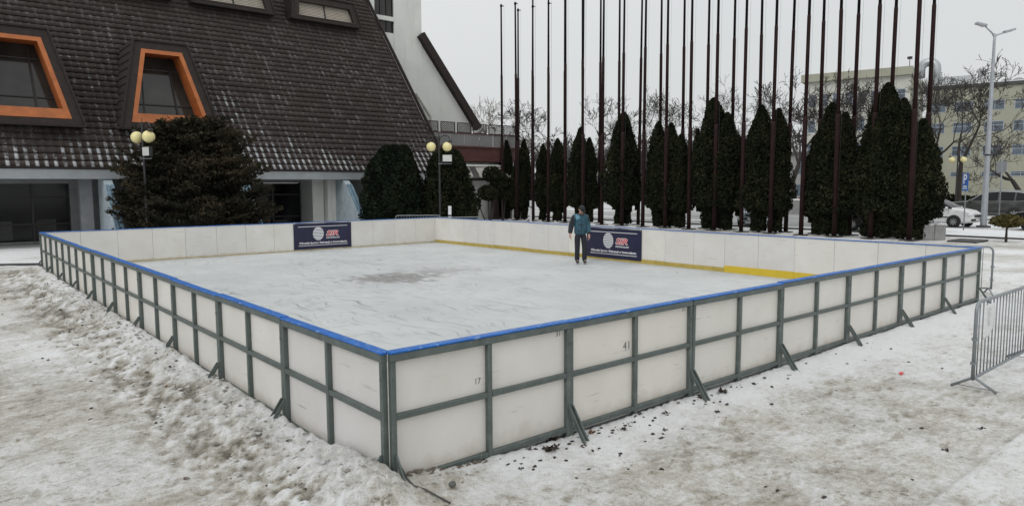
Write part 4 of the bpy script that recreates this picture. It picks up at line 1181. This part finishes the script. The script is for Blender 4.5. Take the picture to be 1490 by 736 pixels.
        for dx in (.22, -.68):
            b = MB(); b.bar((dx, s_ * (wz + .006), (.90 if kind == 'van' else 1.02)), (dx - .2, s_ * (wz + .006), (.90 if kind == 'van' else 1.02)), .03, .03); b.build('door_handle', paint, t)
    b = MB(); b.bbox((Lc - .16, -wz * .8, .36), (Lc + .015, wz * .8, .48), .02); b.build('front_bumper', 'black_plastic', t)
    b = MB(); b.bbox((-Lc - .02, -wz * .8, .36), (-Lc + .16, wz * .8, .5), .02); b.build('rear_bumper', 'black_plastic', t)
    b = MB(); b.box((Lc - .03, -wz * .45, zl - .09), (Lc + .004, wz * .45, zl + .03)); b.build('grille', 'black_plastic', t)
    for e in (Lc + .018, -Lc - .03): b = MB(); b.box((e, -.26, .37), (e + .01, .26, .48)); b.build('number_plate', 'plate_white', t)
    if kind != 'van':
        for s_ in (-1, 1): b = MB(); b.bar((.95, s_ * .945, 1.125), (-2.1, s_ * .93, 1.175), .02, .025); b.tube([(.95, s_ * .93, 1.14), (.26, s_ * .70, 1.66), (-.6, s_ * .70, 1.735), (-1.6, s_ * .70, 1.70), (-2.06, s_ * .74, 1.58), (-2.1, s_ * .92, 1.18)], .016, 5); b.build('window_trim', 'alloy', t)
        for s_ in (-1, 1): b = MB(); b.tube([(.2, s_ * .62, 1.72), (.1, s_ * .62, 1.79), (-1.8, s_ * .62, 1.78), (-1.95, s_ * .62, 1.70)], .018, 6); b.build('roof_rail', 'alloy', t)
    return t


car('white people carrier parked by the parking sign', (42.55, 10.45, .09), R(-94), 'white_paint', 'van')
suv = car('dark grey estate car with roof rails, parked behind the street lamp', (53.0, 10.62, .09), R(91), 'graphite_paint', 'suv'); suv.scale = (1.07, 1.05, 1.1)
car('black car at the right edge behind the flat topiary', (42.1, 4.35, .09), R(88), 'black_paint', 'van')
car('black car half hidden behind the two bulky thujas', (36.1, 10.75, .09), R(96), 'black_paint', 'van')
car('pale silver car seen end-on between the thujas', (36.6, 18.45, .09), R(205), 'silver_paint', 'van')
car('small red car far away on the road', (74.0, 33.5, .09), R(60), 'red_paint', 'van')
car('white car far away beside the red one', (78.0, 31.6, .09), R(70), 'white_paint', 'van')


# low background furniture behind the cars
def hedge(name, p0, p1, wd, h, label, mat='hedge_leaf', n=2500, seed=1, sz=(.12, .26)):
    rng = np.random.default_rng(seed); p0 = np.array(p0); p1 = np.array(p1); L_ = np.linalg.norm(p1 - p0); d = (p1 - p0) / L_; s = np.array([-d[1], d[0]])
    t = thing(name, label, 'hedge', (p0[0], p0[1], 0)); u = rng.random(n) * L_; v = (rng.random(n) - .5) * wd; z = h * (rng.random(n) ** .6) * (.85 + .3 * fbm(u * .6, u * 0, seed, 2))
    P = np.stack([d[0] * u + s[0] * v, d[1] * u + s[1] * v, z], 1)
    cb = MB(); q = [d * 0 + s * -wd * .35, d * L_ + s * -wd * .35, d * L_ + s * wd * .35, d * 0 + s * wd * .35]
    cb.add([(a[0], a[1], 0) for a in q] + [(a[0], a[1], h * .8) for a in q], [(4, 5, 6, 7), (0, 1, 5, 4), (1, 2, 6, 5), (2, 3, 7, 6), (3, 0, 4, 7)])
    foliage_obj('foliage', P, np.tile([0, 0, .6], (n, 1)), rng.uniform(*sz, n), np.clip(.5 + rng.normal(0, .2, n), 0, 1), mat, t, rng, (cb.v, cb.f))


hedge('clipped_hedge', (68, 6.0), (64, 19.0), 1.4, 1.5, 'dark low hedge before the olive office block', 'thuja_leaf', 3500, 4)
hedge('clipped_hedge', (39.2, 13.2), (38.6, 15.6), 1.0, 1.05, 'brownish low hedge behind the half hidden black car', 'hedge_leaf', 1600, 5)
t = thing('low_wall', 'low pale wall with a snowy top far behind the thujas', 'wall', (56, 18.0, 0), R(105))
b = MB(); b.bbox((0, -.2, 0), (9, .2, 1.15), .02); b.build('wall', 'concrete', t)
b = MB(); b.bbox((-.05, -.25, 1.152), (9.05, .25, 1.30), .05); b.build('snow_cap', 'fresh_snow', t)
t = thing('yellow_post_box', 'small yellow utility box by the far road', 'box', (66.5, 26.6, 0), R(20))
b = MB(); b.bbox((-.3, -.3, 0), (.3, .3, 1.2), .03); b.build('housing', 'yellow_old', t)
b = MB(); b.bbox((-.34, -.34, 1.202), (.34, .34, 1.3), .03); b.build('lid', 'concrete', t)
t = thing('far_house', 'small grey building far behind the leafless street tree', 'building', (92, 33, 0), R(110))
b = MB(); b.box((0, -10, 0), (12, 0, 6.5)); b.build('wall', 'concrete', t)
b = MB(); b.prism([(-.4, 6.52), (12.4, 6.52), (12.4, 6.9), (-.4, 6.9)], -10.4, .4, lambda u, v, w_: (u, w_, v)); b.build('roof', 'dark_concrete', t)
for k in range(4):
    for z in (1.0, 4.0): b = MB(); b.box((1 + k * 2.8, -.05, z), (2.4 + k * 2.8, .04, z + 1.5)); b.build('window', 'office_glass', t)


# ------------------------------------------------------------------ office blocks
def office_windows(t, cells, y=0, mull=2):
    for x0, x1, z0, z1, fr in cells:
        b = MB(); e = .07
        b.box((x0, y - .1, z0), (x0 + e, y + .03, z1)); b.box((x1 - e, y - .1, z0), (x1, y + .03, z1)); b.box((x0 + e, y - .1, z0), (x1 - e, y + .03, z0 + e)); b.box((x0 + e, y - .1, z1 - e), (x1 - e, y + .03, z1))
        for k in range(1, mull): xm = x0 + (x1 - x0) * k / mull; b.box((xm - .03, y - .1, z0 + e), (xm + .03, y + .015, z1 - e))
        b.box((x0 + e, y - .1, z0 + (z1 - z0) * .6), (x1 - e, y + .01, z0 + (z1 - z0) * .6 + .06)); wo = b.build('window', 'office_frame', t)
        b = MB(); b.box((x0 + e, y - .09, z0 + e), (x1 - e, y - .02, z1 - e)); b.build('pane', 'office_glass', wo)


def walled(t, L0, L1, H, cells, mat, name='wall', y=0, depth=14):
    """wall with real window openings: strips between sorted rows and columns"""
    b = MB(); rows = sorted({(c[2], c[3]) for c in cells}); z = 0; T = .3
    for z0, z1 in rows:
        b.box((L0, y - T, z), (L1, y, z0)); x = L0
        for c in sorted(c for c in cells if (c[2], c[3]) == (z0, z1)):
            b.box((x, y - T, z0), (c[0], y, z1)); x = c[1]
        b.box((x, y - T, z0), (L1, y, z1)); z = z1
    b.box((L0, y - T, z), (L1, y, H)); b.box((L0, y - depth, 0), (L1, y - T - .15, H)); return b.build(name, mat, t)


TH_ = R(106)
t = thing('tall_office_block', 'tall pale office block with flat overhanging roof behind the flagpoles', 'building', (101, 34.1, 0), TH_)
cells = [(.55 + k * 1.62, 1.55 + k * 1.62, z, z + 1.75, 0) for k in range(8) for z in (3.2, 6.6, 10.0, 13.7)]
walled(t, 0, 13.4, 17.2, cells, 'pale_olive', depth=24); office_windows(t, cells, mull=1)
b = MB(); b.bbox((-.25, -24.3, 17.202), (13.9, .75, 18.3), .05); ro = b.build('roof', 'olive', t)
b = MB(); b.tube([(2.5, -3, 18.3), (2.5, -3, 21)], .04, 5); b.tube([(.6, -4.5, 18.3), (.6, -4.5, 20.4)], .05, 5); b.box((.3, -4.8, 20.0), (.9, -4.2, 20.3)); b.build('antenna', 'lamp_black', ro)
for k in range(4):
    b = MB(); b.box((-.03, -6.5 - k * 5, 13.9), (.2, -4.0 - k * 5, 15.6)); b.build('window', 'office_glass', t)
b = MB(); b.box((-.012, -23.8, 0), (-.004, -.02, 17.19)); b.build('end_wall', 'olive', t)

t = thing('olive_office_block', 'long low olive office block with ribbon windows beyond the car park', 'building', (104.3, 33.4, 0), TH_)
cells = []
for x0 in (-2.5, -5.6, -9.1, -12.3, -15.6, -18.8, -22, -25.2, -28.4):
    for z0, z1 in ((3.5, 4.15), (6.25, 7.6), (9.35, 10.75), (12.2, 13.5)): cells.append((x0, x0 + 2.15, z0, z1, 0))
walled(t, -31, -.2, 15.3, cells, 'olive'); office_windows(t, cells, mull=2)
b = MB(); b.bbox((-31.4, -14.3, 15.302), (.1, .35, 15.75), .04); ro = b.build('roof', 'dark_concrete', t)
b = MB(); b.bbox((-30.9, -14, 15.752), (-.3, -.2, 15.9), .04); b.build('roof_snow', 'fresh_snow', t)
b = MB(); b.tube([(-1.0, -3, 15.4), (-1.0, -3, 18.6)] + [(-1.0 + .95 * (1 - math.cos(a)), -3, 18.6 + .95 * math.sin(a)) for a in np.linspace(.3, PI, 8)] + [(.9, -3, 17.4)], .62, 14); b.build('duct', 'duct_metal', ro, True)
b = MB(); b.bbox((-5.6, -4.5, 15.9), (-.9, -2.6, 17.3), .05); b.bbox((-6.4, -4.0, 15.9), (-5.9, -3.5, 18.0), .03); b.bbox((-6.9, -4.2, 17.7), (-5.7, -3.3, 18.0), .03); b.build('air_unit', 'duct_metal', ro)
b = MB()
for k in range(3): b.ball((-9.2 - k * 1.3, -4, 16.0), (.8, .8, .65), 0, 12, 8)
b.build('roof_dome', 'concrete', ro, True)


# ------------------------------------------------------------------ the tiled pavilion
PT = thing('tiled_pavilion', 'big pavilion with steep brown tiled roof and orange dormer windows', 'building', (4, 33, 0))
PIT = R(51); EY, EZ = 30.3, 3.35; XL, XR = -16.0, 22.1
cs, sn = math.cos(PIT), math.sin(PIT)


def part(b, name, mat, parent=None, smooth=False):
    if parent is None: return b.build(name, mat, PT, smooth, True)
    o = b.build(name, mat, parent, smooth); return o


def roof_tiles():
    TW, CH = .335, .385; ncol = int((XR - XL) / TW); nrow = 50; sub = 7
    us = np.arange(ncol * sub + 1) / sub
    ph = us % 1.0
    wave = .024 * np.where(ph < .55, np.sin(ph / .55 * PI), -.45 * np.sin((ph - .55) / .45 * PI))
    V = []; F = []; UV = []
    nu = len(us)
    x = XL + us * TW
    for k in range(nrow):
        jit = random.uniform(-.006, .006)
        for (s, h, vv) in ((k * CH + .07, -.045, k + .0), (k * CH, .058, k + .001), ((k + 1) * CH + .01, .012, k + .999)):
            hh = h + wave * (1 if h > 0 else .6) + jit
            V.append(np.stack([x, EY + s * cs - hh * sn, EZ + s * sn + hh * cs], 1)); UV.append(np.stack([us, np.full(nu, vv)], 1))
        o = k * 3 * nu
        for a in (0, 1):
            i = np.arange(nu - 1) + o + a * nu; F.append(np.stack([i, i + 1, i + 1 + nu, i + nu], 1))
    V = np.concatenate(V); UV = np.concatenate(UV); F = np.concatenate(F)
    me = fast_mesh('roof', V, F, 'tile'); ul = me.uv_layers.new(name='UVMap'); ul.data.foreach_set('uv', UV[F.ravel()].astype(np.float32).ravel())
    o = link('roof', me, PT, True)
    # solid deck under the tiles and verge board at the right-hand end
    top = nrow * CH
    b = MB(); e = -.02
    b.prism([(EY + .02, EZ - .10), (EY + top * cs, EZ + top * sn - .10), (EY + top * cs, EZ + top * sn - .5), (EY + .4, EZ - .10)], XL, XR - .03, lambda u, v, w_: (w_, u, v)); part(b, 'roof_deck', 'dark_board')
    b = MB(); b.bar((XR + .04, EY - .02, EZ + .03), (XR + .04, EY + top * cs, EZ + top * sn + .03), .08, .22, 0, (0, -sn, cs)); part(b, 'verge_board', 'dark_board')
    return o


roof_tiles()
b = MB(); b.bbox((XL, EY - .06, 2.88), (XR - .1, EY + .12, 3.30), .01); part(b, 'fascia', 'fascia_metal')
b = MB(); b.bbox((XL, EY - .12, 3.305), (XR, EY + .10, 3.375), .02); part(b, 'eave_board', 'dark_board')
b = MB(); b.box((XL, EY + .125, 2.93), (XR - .1, 33.0, 3.0)); part(b, 'soffit', 'soffit_paint')
# ground floor front: solid pieces, dark glazing
b = MB()
for x0, x1 in ((2.65, 10.6), (13.75, 22.0)): b.box((x0, 33.0, 0), (x1, 33.4, 2.93))
b.box((XL, 33.0, 2.70), (2.65, 33.4, 2.93)); b.box((10.6, 33.0, 2.72), (13.75, 33.4, 2.93)); b.box((XL, 33.0, 0), (2.65, 33.4, .12)); b.box((10.6, 33.0, 0), (13.75, 33.4, .10))
part(b, 'front_wall', 'grey_render')
for x0, x1, nm in ((XL, 2.65, 0), (10.6, 13.75, 1)):
    b = MB(); b.box((x0, 33.16, .11), (x1, 33.2, 2.71)); go = part(b, 'shop_glazing', 'glass_dark')
    b = MB(); n = int((x1 - x0) / 1.35)
    for k in range(n + 1): xx = x0 + (x1 - x0) * k / n; b.box((xx - .05, 33.08, .12), (xx + .05, 33.15, 2.70))
    for z in (.85, 2.05): b.box((x0, 33.09, z), (x1, 33.14, z + .07))
    part(b, 'mullions', 'dark_mullion', go)
    for k in range(n):
        b = MB()
        if random.random() < .62: xx = x0 + (x1 - x0) * k / n + .1; z0 = random.choice((.2, .92, 1.3)); b.box((xx, 33.145, z0), (xx + random.uniform(.5, 1.1), 33.152, min(2.0, z0 + random.uniform(.35, .9)))); part(b, 'notice', 'pale_curtain', go)
b = MB(); b.box((13.8, 31.6, 0), (14.45, 32.99, 2.93)); b.box((14.5, 31.2, 0), (14.98, 31.9, 2.93)); part(b, 'column', 'cream')
b = MB(); b.box((2.8, 31.4, 0), (3.3, 31.9, 2.93)); part(b, 'column', 'grey_render')
b = MB(); b.box((-2, 30.6, 0), (22, 33, .06)); b.box((3.3, 29.2, 0), (5.2, 30.58, .35)); b.box((10.8, 30.2, .0), (13.4, 30.58, .5)); part(b, 'step', 'concrete')
# slanting buttress fins that carry the roof slope down to the ground
for X in (3.55, 9.45, 14.98):
    poly = [(EY + .12, 2.93), (EY - .35, 2.6), (EY - 2.55, 0), (EY - 1.75, 0), (EY + 1.2, 0), (EY + 1.2, 2.93)]
    b = MB(); b.prism(poly, X, X + .34, lambda u, v, w_: (w_, u, v)); fo = part(b, 'buttress', 'pale_blue_render')
    dv = Vector((0, 2.2, 2.6)).normalized()
    for dx, wd in ((.02, .12), (.20, .13)):
        b = MB(); b.bar((X + dx + wd / 2, EY - 2.575, .03), (X + dx + wd / 2, EY - .38, 2.62), wd, .08, 0, (0, -1, 1)); part(b, 'edge_rib', 'blue_render', fo)


# dormers
def dormer(cx, z0, z1, wb, wt, y0, lean, frame_b, recess, blinds=False, y_back=7, fb=.42, border=.42):
    """front leans back; widths wb / wt of the opening's outer frame at z0 / z1"""
    def Pp(x, z, d=0): return (cx + x, y0 + (z - z0) * lean + d, z)

    def half(z): return (wb + (wt - wb) * (z - z0) / (z1 - z0)) / 2
    bt = border; zo0, zo1 = z0 - bt * .75, z1 + bt * 1.0
    ob, ot = half(zo0) + bt * 1.0, half(zo1) + bt * .9
    b = MB()
    O = [(-ob, zo0), (ob, zo0), (ot, zo1), (-ot, zo1)]; I = [(-half(z0), z0), (half(z0), z0), (half(z1), z1), (-half(z1), z1)]
    for i in range(4):
        j = (i + 1) % 4; b.quad(Pp(*O[i]), Pp(*O[j]), Pp(*I[j]), Pp(*I[i]))
    root = part(b, 'dormer', 'dark_board')
    b = MB()
    for i in range(4):
        j = (i + 1) % 4; p, q = Pp(*O[i]), Pp(*O[j]); b.quad(p, q, (q[0], q[1] + y_back, q[2]), (p[0], p[1] + y_back, p[2]))
    # slate courses on the cheeks
    for k in range(11):
        z = zo0 + (zo1 - zo0) * (k + .5) / 11; hw = ob + (ot - ob) * (k + .5) / 11
        for s_ in (-1, 1): p = Pp(s_ * (hw + .01), z, .05); b.bar(p, (p[0], p[1] + y_back - .2, p[2]), .05, .05)
    part(b, 'cheek', 'cheek_slate', root)
    # projecting edge boards
    b = MB()
    for i in range(4):
        j = (i + 1) % 4; p, q = Vector(Pp(*O[i], -.03)), Vector(Pp(*O[j], -.03)); b.bar(p, q, .07, .10, 0, (0, 1, 0))
    part(b, 'edge_board', 'dark_board', root)
    # orange frame: flat band, then the reveal
    f1 = .19
    G = [(-half(z0) + f1, z0 + fb), (half(z0) - f1, z0 + fb), (half(z1) - f1 * .8, z1 - f1), (-half(z1) + f1 * .8, z1 - f1)]
    # keep the sides parallel to the outer edge
    hb, ht_ = half(z0 + fb) - f1, half(z1 - f1) - f1; G = [(-hb, z0 + fb), (hb, z0 + fb), (ht_, z1 - f1), (-ht_, z1 - f1)]
    b = MB()
    for i in range(4):
        j = (i + 1) % 4
        b.quad(Pp(*I[i], -.02), Pp(*I[j], -.02), Pp(*G[j], -.02), Pp(*G[i], -.02)); b.quad(Pp(*G[i], -.02), Pp(*G[j], -.02), Pp(*G[j], recess), Pp(*G[i], recess))
        b.quad(Pp(*I[i], -.02), Pp(*I[j], -.02), Pp(*I[j], .02), Pp(*I[i], .02))
    fo = part(b, 'window_frame', 'orange_wood' if not blinds else 'dark_board', root)
    b = MB(); b.quad(*[Pp(*g, recess - .005) for g in G]); part(b, 'glass', 'blind_slats' if blinds else 'glass', root)
    b = MB(); zl, zh = z0 + fb, z1 - f1
    if blinds:
        b.bar(Pp(0, zl, recess - .03), Pp(0, zh, recess - .03), .07, .05)
        nn = 9
        for k in range(nn): z = zl + (zh - zl) * (k + .5) / nn; b.bar(Pp(-half(z) + f1, z, recess - .012), Pp(half(z) - f1, z, recess - .012), .012, .018)
    else:
        xm = hb * .42
        b.bar(Pp(xm, zl, recess - .03), Pp(xm * .8, zh, recess - .03), .09, .06); b.bar(Pp(-hb, zl + .55, recess - .03), Pp(hb, zl + .55, recess - .03), .05, .05); b.bar(Pp(-hb * .88, zl + (zh - zl) * .78, recess - .03), Pp(hb * .8, zl + (zh - zl) * .78, recess - .03), .04, .04)
        b.bar(Pp(-hb * .62, zl, recess - .03), Pp(-hb * .5, zh, recess - .03), .05, .05)
    part(b, 'mullions', 'dark_mullion', root)


dormer(6.68, 5.47, 9.0, 3.42, 1.80, 31.0, .34, 0, 1.1)
dormer(.93, 5.47, 9.0, 3.42, 1.80, 31.0, .34, 0, 1.1)
dormer(-4.82, 5.47, 9.0, 3.42, 1.80, 31.0, .34, 0, 1.1)
for cx in (17.7, 12.0, 6.3): dormer(cx, 12.9, 14.05, 4.1, 3.7, 37.2, .30, 0, .25, True, 5, .08, .26)
# gable wing and tower behind the roof
b = MB(); b.prism([(22.16, 0), (31.15, 0), (31.15, 7.35), (26.3, 13.4), (22.16, 13.4)], 40.0, 40.35, lambda u, v, w_: (u, w_, v)); part(b, 'gable_wall', 'cream')
b = MB(); b.box((22.16, 39.96, 0), (22.62, 46, 22)); b.box((24.18, 39.96, 0), (26.5, 46, 22)); b.box((22.62, 39.96, 0), (24.18, 46, 9.4)); b.box((22.62, 39.94, 14.22), (24.18, 46, 14.52)); b.box((22.62, 40.4, 9.4), (24.18, 46, 14.22)); b.box((22.62, 40.4, 14.52), (24.18, 46, 22)); part(b, 'stair_tower', 'cream')
for z0, z1 in ((9.4, 14.21), (14.53, 21.9)):
    b = MB(); b.box((22.62, 40.15, z0), (24.18, 40.2, z1)); go = part(b, 'tower_window', 'glass')
    b = MB()
    for x in (22.66, 23.15, 23.65, 24.14): b.box((x - .03, 40.08, z0), (x + .03, 40.149, z1))
    part(b, 'mullions', 'dark_mullion', go)
b = MB(); p0 = Vector((26.5, 39.55, 13.75)); p1 = Vector((31.75, 39.55, 7.2)); nrm = Vector((sn, 0, cs)); th_ = .55
q = [p0, p1, p1 - nrm * th_, p0 - nrm * th_]; b.add([tuple(v) for v in q] + [(v.x, 52, v.z) for v in q], [(0, 1, 2, 3), (7, 6, 5, 4), (0, 4, 5, 1), (1, 5, 6, 2), (2, 6, 7, 3), (3, 7, 4, 0)]); part(b, 'gable_roof', 'dark_board')
b = MB(); b.bar((25.9, 39.9, 9.3), (27.15, 39.9, 7.7), .12, .10); b.bar((25.9, 39.9, 9.3), (25.5, 39.9, 9.25), .06, .06); b.bar((27.15, 39.9, 7.7), (27.15, 39.9, 6.2), .10, .10); part(b, 'skylight_edge', 'awning_cloth')
# terrace
b = MB(); b.box((22.3, 36.0, 4.28), (32.45, 37.9, 5.25)); b.box((22.2, 35.9, 5.252), (32.5, 38, 5.36)); part(b, 'terrace_beam', 'maroon_beam')
for k in range(8):
    b = MB(); x0 = 22.3 + k * 1.28; b.bbox((x0 + .03, 35.95, 5.37), (x0 + 1.25, 36.0, 6.2), .005); part(b, 'terrace_panel', 'terrace_panel')
b = MB(); b.bar((22.3, 35.97, 6.23), (32.5, 35.97, 6.23), .12, .06); part(b, 'terrace_rail', 'maroon_beam')
for k in range(7):
    x0 = 22.6 + k * 1.42; x1 = x0 + 1.18; b = MB(); z0, z1 = 6.30, 6.98
    for a, c in (((x0, z0), (x1, z0)), ((x0, z1), (x1, z1)), ((x0, z0), (x0, z1)), ((x1, z0), (x1, z1))): b.bar((a[0], 36.1, a[1]), (c[0], 36.1, c[1]), .05, .05)
    m = 8
    for q in range(-4, m):
        for s_ in (1, -1):
            xa = x0 + (x1 - x0) * q / m; xb = xa + (z1 - z0)
            ta = max(0, (x0 - xa) / (z1 - z0)); tb = min(1, (x1 - xa) / (z1 - z0))
            if tb <= ta: continue
            pa, pb = (xa + ta * (z1 - z0), z0 + ta * (z1 - z0)), (xa + tb * (z1 - z0), z0 + tb * (z1 - z0))
            if s_ < 0: pa, pb = (x0 + x1 - pa[0], pa[1]), (x0 + x1 - pb[0], pb[1])
            b.bar((pa[0], 36.1 + .012 * s_, pa[1]), (pb[0], 36.1 + .012 * s_, pb[1]), .02, .03)
    part(b, 'lattice_panel', 'dark_lattice')
b = MB(); b.box((22.3, 37.4, 0), (32.2, 37.85, 4.27)); part(b, 'terrace_wall', 'cream')
b = MB(); b.box((22.3, 35.95, 3.92), (32.4, 36.15, 4.06)); part(b, 'awning_rail', 'cream')
for x0 in (26.2, 28.35, 30.4):
    b = MB(); b.quad((x0, 36.05, 3.9), (x0 + 1.55, 36.05, 3.9), (x0 + 1.55, 35.5, 3.25), (x0, 35.5, 3.25)); b.quad((x0, 35.5, 3.25), (x0 + 1.55, 35.5, 3.25), (x0 + 1.55, 35.5, 3.12), (x0, 35.5, 3.12)); part(b, 'awning', 'awning_cloth')
for x0 in (24.3, 27.9, 31.0):
    b = MB(); b.box((x0, 37.34, .6), (x0 + 1.1, 37.41, 2.9)); part(b, 'window', 'glass')
b = MB()
for x0 in (27.2, 30.0): b.prism([(x0, 0), (x0 + .7, 0), (x0 + .45, 2.9), (x0 + .25, 2.9)], 36.1, 36.4, lambda u, v, w_: (u, w_, v))
b.box((22.3, 35.98, 2.9), (32.4, 36.3, 3.1)); part(b, 'terrace_strut', 'dark_board')
b = MB(); b.box((31.9, 36.1, 0), (32.3, 44, 4.27)); part(b, 'side_wall', 'cream')


# ------------------------------------------------------------------ things lying on the snow
def gz(x, y):
    z, _ = ground_fields(np.array([x]), np.array([y])); return float(z[0])


def leaf_lump(x, y, s, label, mat='wet_leaf', n=14, group=None, flat=.5, name='leaf_clump', cat='leaf clump'):
    b = MB(); rg = random.Random(int(x * 1000 + y * 77))
    for k in range(n):
        a = rg.random() * 2 * PI; r = s * rg.random() ** .6; p = Vector((math.cos(a) * r, math.sin(a) * r * .7, rg.uniform(0, s * flat * .5)))
        u = Vector((rg.gauss(0, 1), rg.gauss(0, 1), rg.gauss(0, .5))).normalized(); v = u.cross(Vector((rg.gauss(0, .4), rg.gauss(0, .4), 1))).normalized(); q = s * rg.uniform(.3, .6)
        nrm = u.cross(v) * q * .25
        b.add([p - u * q, p - v * q * .5 + nrm, p + u * q, p + v * q * .5 + nrm, p + nrm * .2 * 2], [(0, 1, 4), (1, 2, 4), (2, 3, 4), (3, 0, 4)])
    o = b.build(name, mat); o.location = (x, y, gz(x, y) + .004); tag(o, label, cat, group); return o


leaf_lump(1.57, -.22, .085, 'largest clump of wet dark leaves, near the first foot brace', n=26, flat=.7)
leaf_lump(1.78, -.02, .06, 'ragged clump of dark leaves just behind the largest one', n=16)
leaf_lump(1.07, -.36, .035, 'small pair of dark leaves nearest the viewer', n=6)
leaf_lump(2.52, -.28, .06, 'cluster of dark leaves right of the first foot brace', n=16)
leaf_lump(2.2, -.14, .05, 'rust tinged leaf clump between two foot braces', 'brown_leaf', 10)
leaf_lump(4.05, -.15, .075, 'thick clump of blackened leaves at the second foot brace', n=26, flat=.7)
leaf_lump(4.40, -.20, .075, 'loose string of blackened leaves right of the second brace', n=20)
leaf_lump(4.45, -2.55, .05, 'dark lump with upright chip on the open snow', n=8)
leaf_lump(5.35, -2.60, .05, 'flat dark leaf beside the smooth slab edge', n=7, flat=.2)
leaf_lump(4.82, -2.12, .04, 'flat dark chip in the middle of the open snow', n=4, flat=.2)
leaf_lump(-.57, 4.25, .055, 'orange brown leaf on the trodden path by the left side', 'brown_leaf', 5, None, .25, 'dry_leaf', 'leaf')
for x, y, s_ in ((1.40, -.12, .035), (1.92, -.30, .04), (2.72, -.20, .045), (2.95, -.14, .035), (3.25, -.24, .05), (3.6, -.16, .03), (2.9, -.52, .04), (5.0, -.24, .045), (5.7, -.34, .035), (3.75, -.55, .035)):
    leaf_lump(x, y, s_, 'small dark leaf clump on the snow bank along the front boards', n=10, group='small leaf clumps along the front boards')
b = MB(); rg = random.Random(9)
for k in range(150):                                          # crumbs nobody could count
    if k < 100: x = .9 + abs(rg.gauss(0, 3.2)); y = -abs(rg.gauss(0, .30)) - .12
    elif k < 120: x = rg.uniform(2, 10); y = -rg.uniform(.6, 3)
    else: x = -abs(rg.gauss(0, .5)) - .2 - rg.random() * (2.5 if k > 142 else 0); y = rg.uniform(.1, 12)
    s = rg.uniform(.006, .02); b.ball((x, y, gz(x, y) + s * .2), (s * rg.uniform(.8, 2.0), s, s * .55), 0, 6, 4, .4)
o = b.build('leaf_litter', 'wet_leaf'); o['kind'] = 'stuff'; tag(o, 'dark leaf crumbs scattered on the snow along the boards', 'leaf litter')
b = MB(); rg = random.Random(12)
for k in range(1100):                                          # churned snow lumps along the left side
    y = rg.uniform(.0, 16); x = -.10 - abs(rg.gauss(0, .55)); s = rg.uniform(.006, .022); b.ball((x, y, gz(x, y) + s * .05), (s * 1.3, s, s * .7), 0 if rg.random() < .6 else 1 if rg.random() < .93 else 2, 7, 5, .35)
o = b.build('snow_lumps', ['grey_snow', 'dirty_snow', 'crust']); o['kind'] = 'stuff'; tag(o, 'churned lumps of snow heaped along the left side of the rink', 'snow')
b = MB(); b.ball((0, 0, .025), (.032, .028, .026), 0, 10, 8, .06); o = b.build('pebble', 'stone', None, True); o.location = (.33, -.40, gz(.33, -.40)); tag(o, 'single round grey stone on the snow at the near corner', 'stone')
b = MB(); b.add([(-.04, -.02, 0), (.04, -.015, .01), (.045, .02, .018), (-.03, .025, .012), (-.04, -.02, .006), (.04, -.015, .016), (.045, .02, .024), (-.03, .025, .018)], [(0, 1, 2, 3), (7, 6, 5, 4), (0, 4, 5, 1), (1, 5, 6, 2), (2, 6, 7, 3), (3, 7, 4, 0)])
o = b.build('paper_scrap', 'red_scrap'); o.location = (6.95, -1.22, gz(6.95, -1.22) + .006); tag(o, 'small bright red scrap on the open snow', 'litter')
b = MB(); pts = [(.03, -.07), (.06, -.16), (.06, -.26), (.10, -.36), (.12, -.50), (.17, -.60)]
b.tube([(x, y, max(gz(x, y), .05) + (.1 if k == 0 else .012)) for k, (x, y) in enumerate(pts)], .008, 7); o = b.build('rubber_cable', 'dark_concrete', None, True); tag(o, 'dark cable end lying in the snow at the near corner post', 'cable')
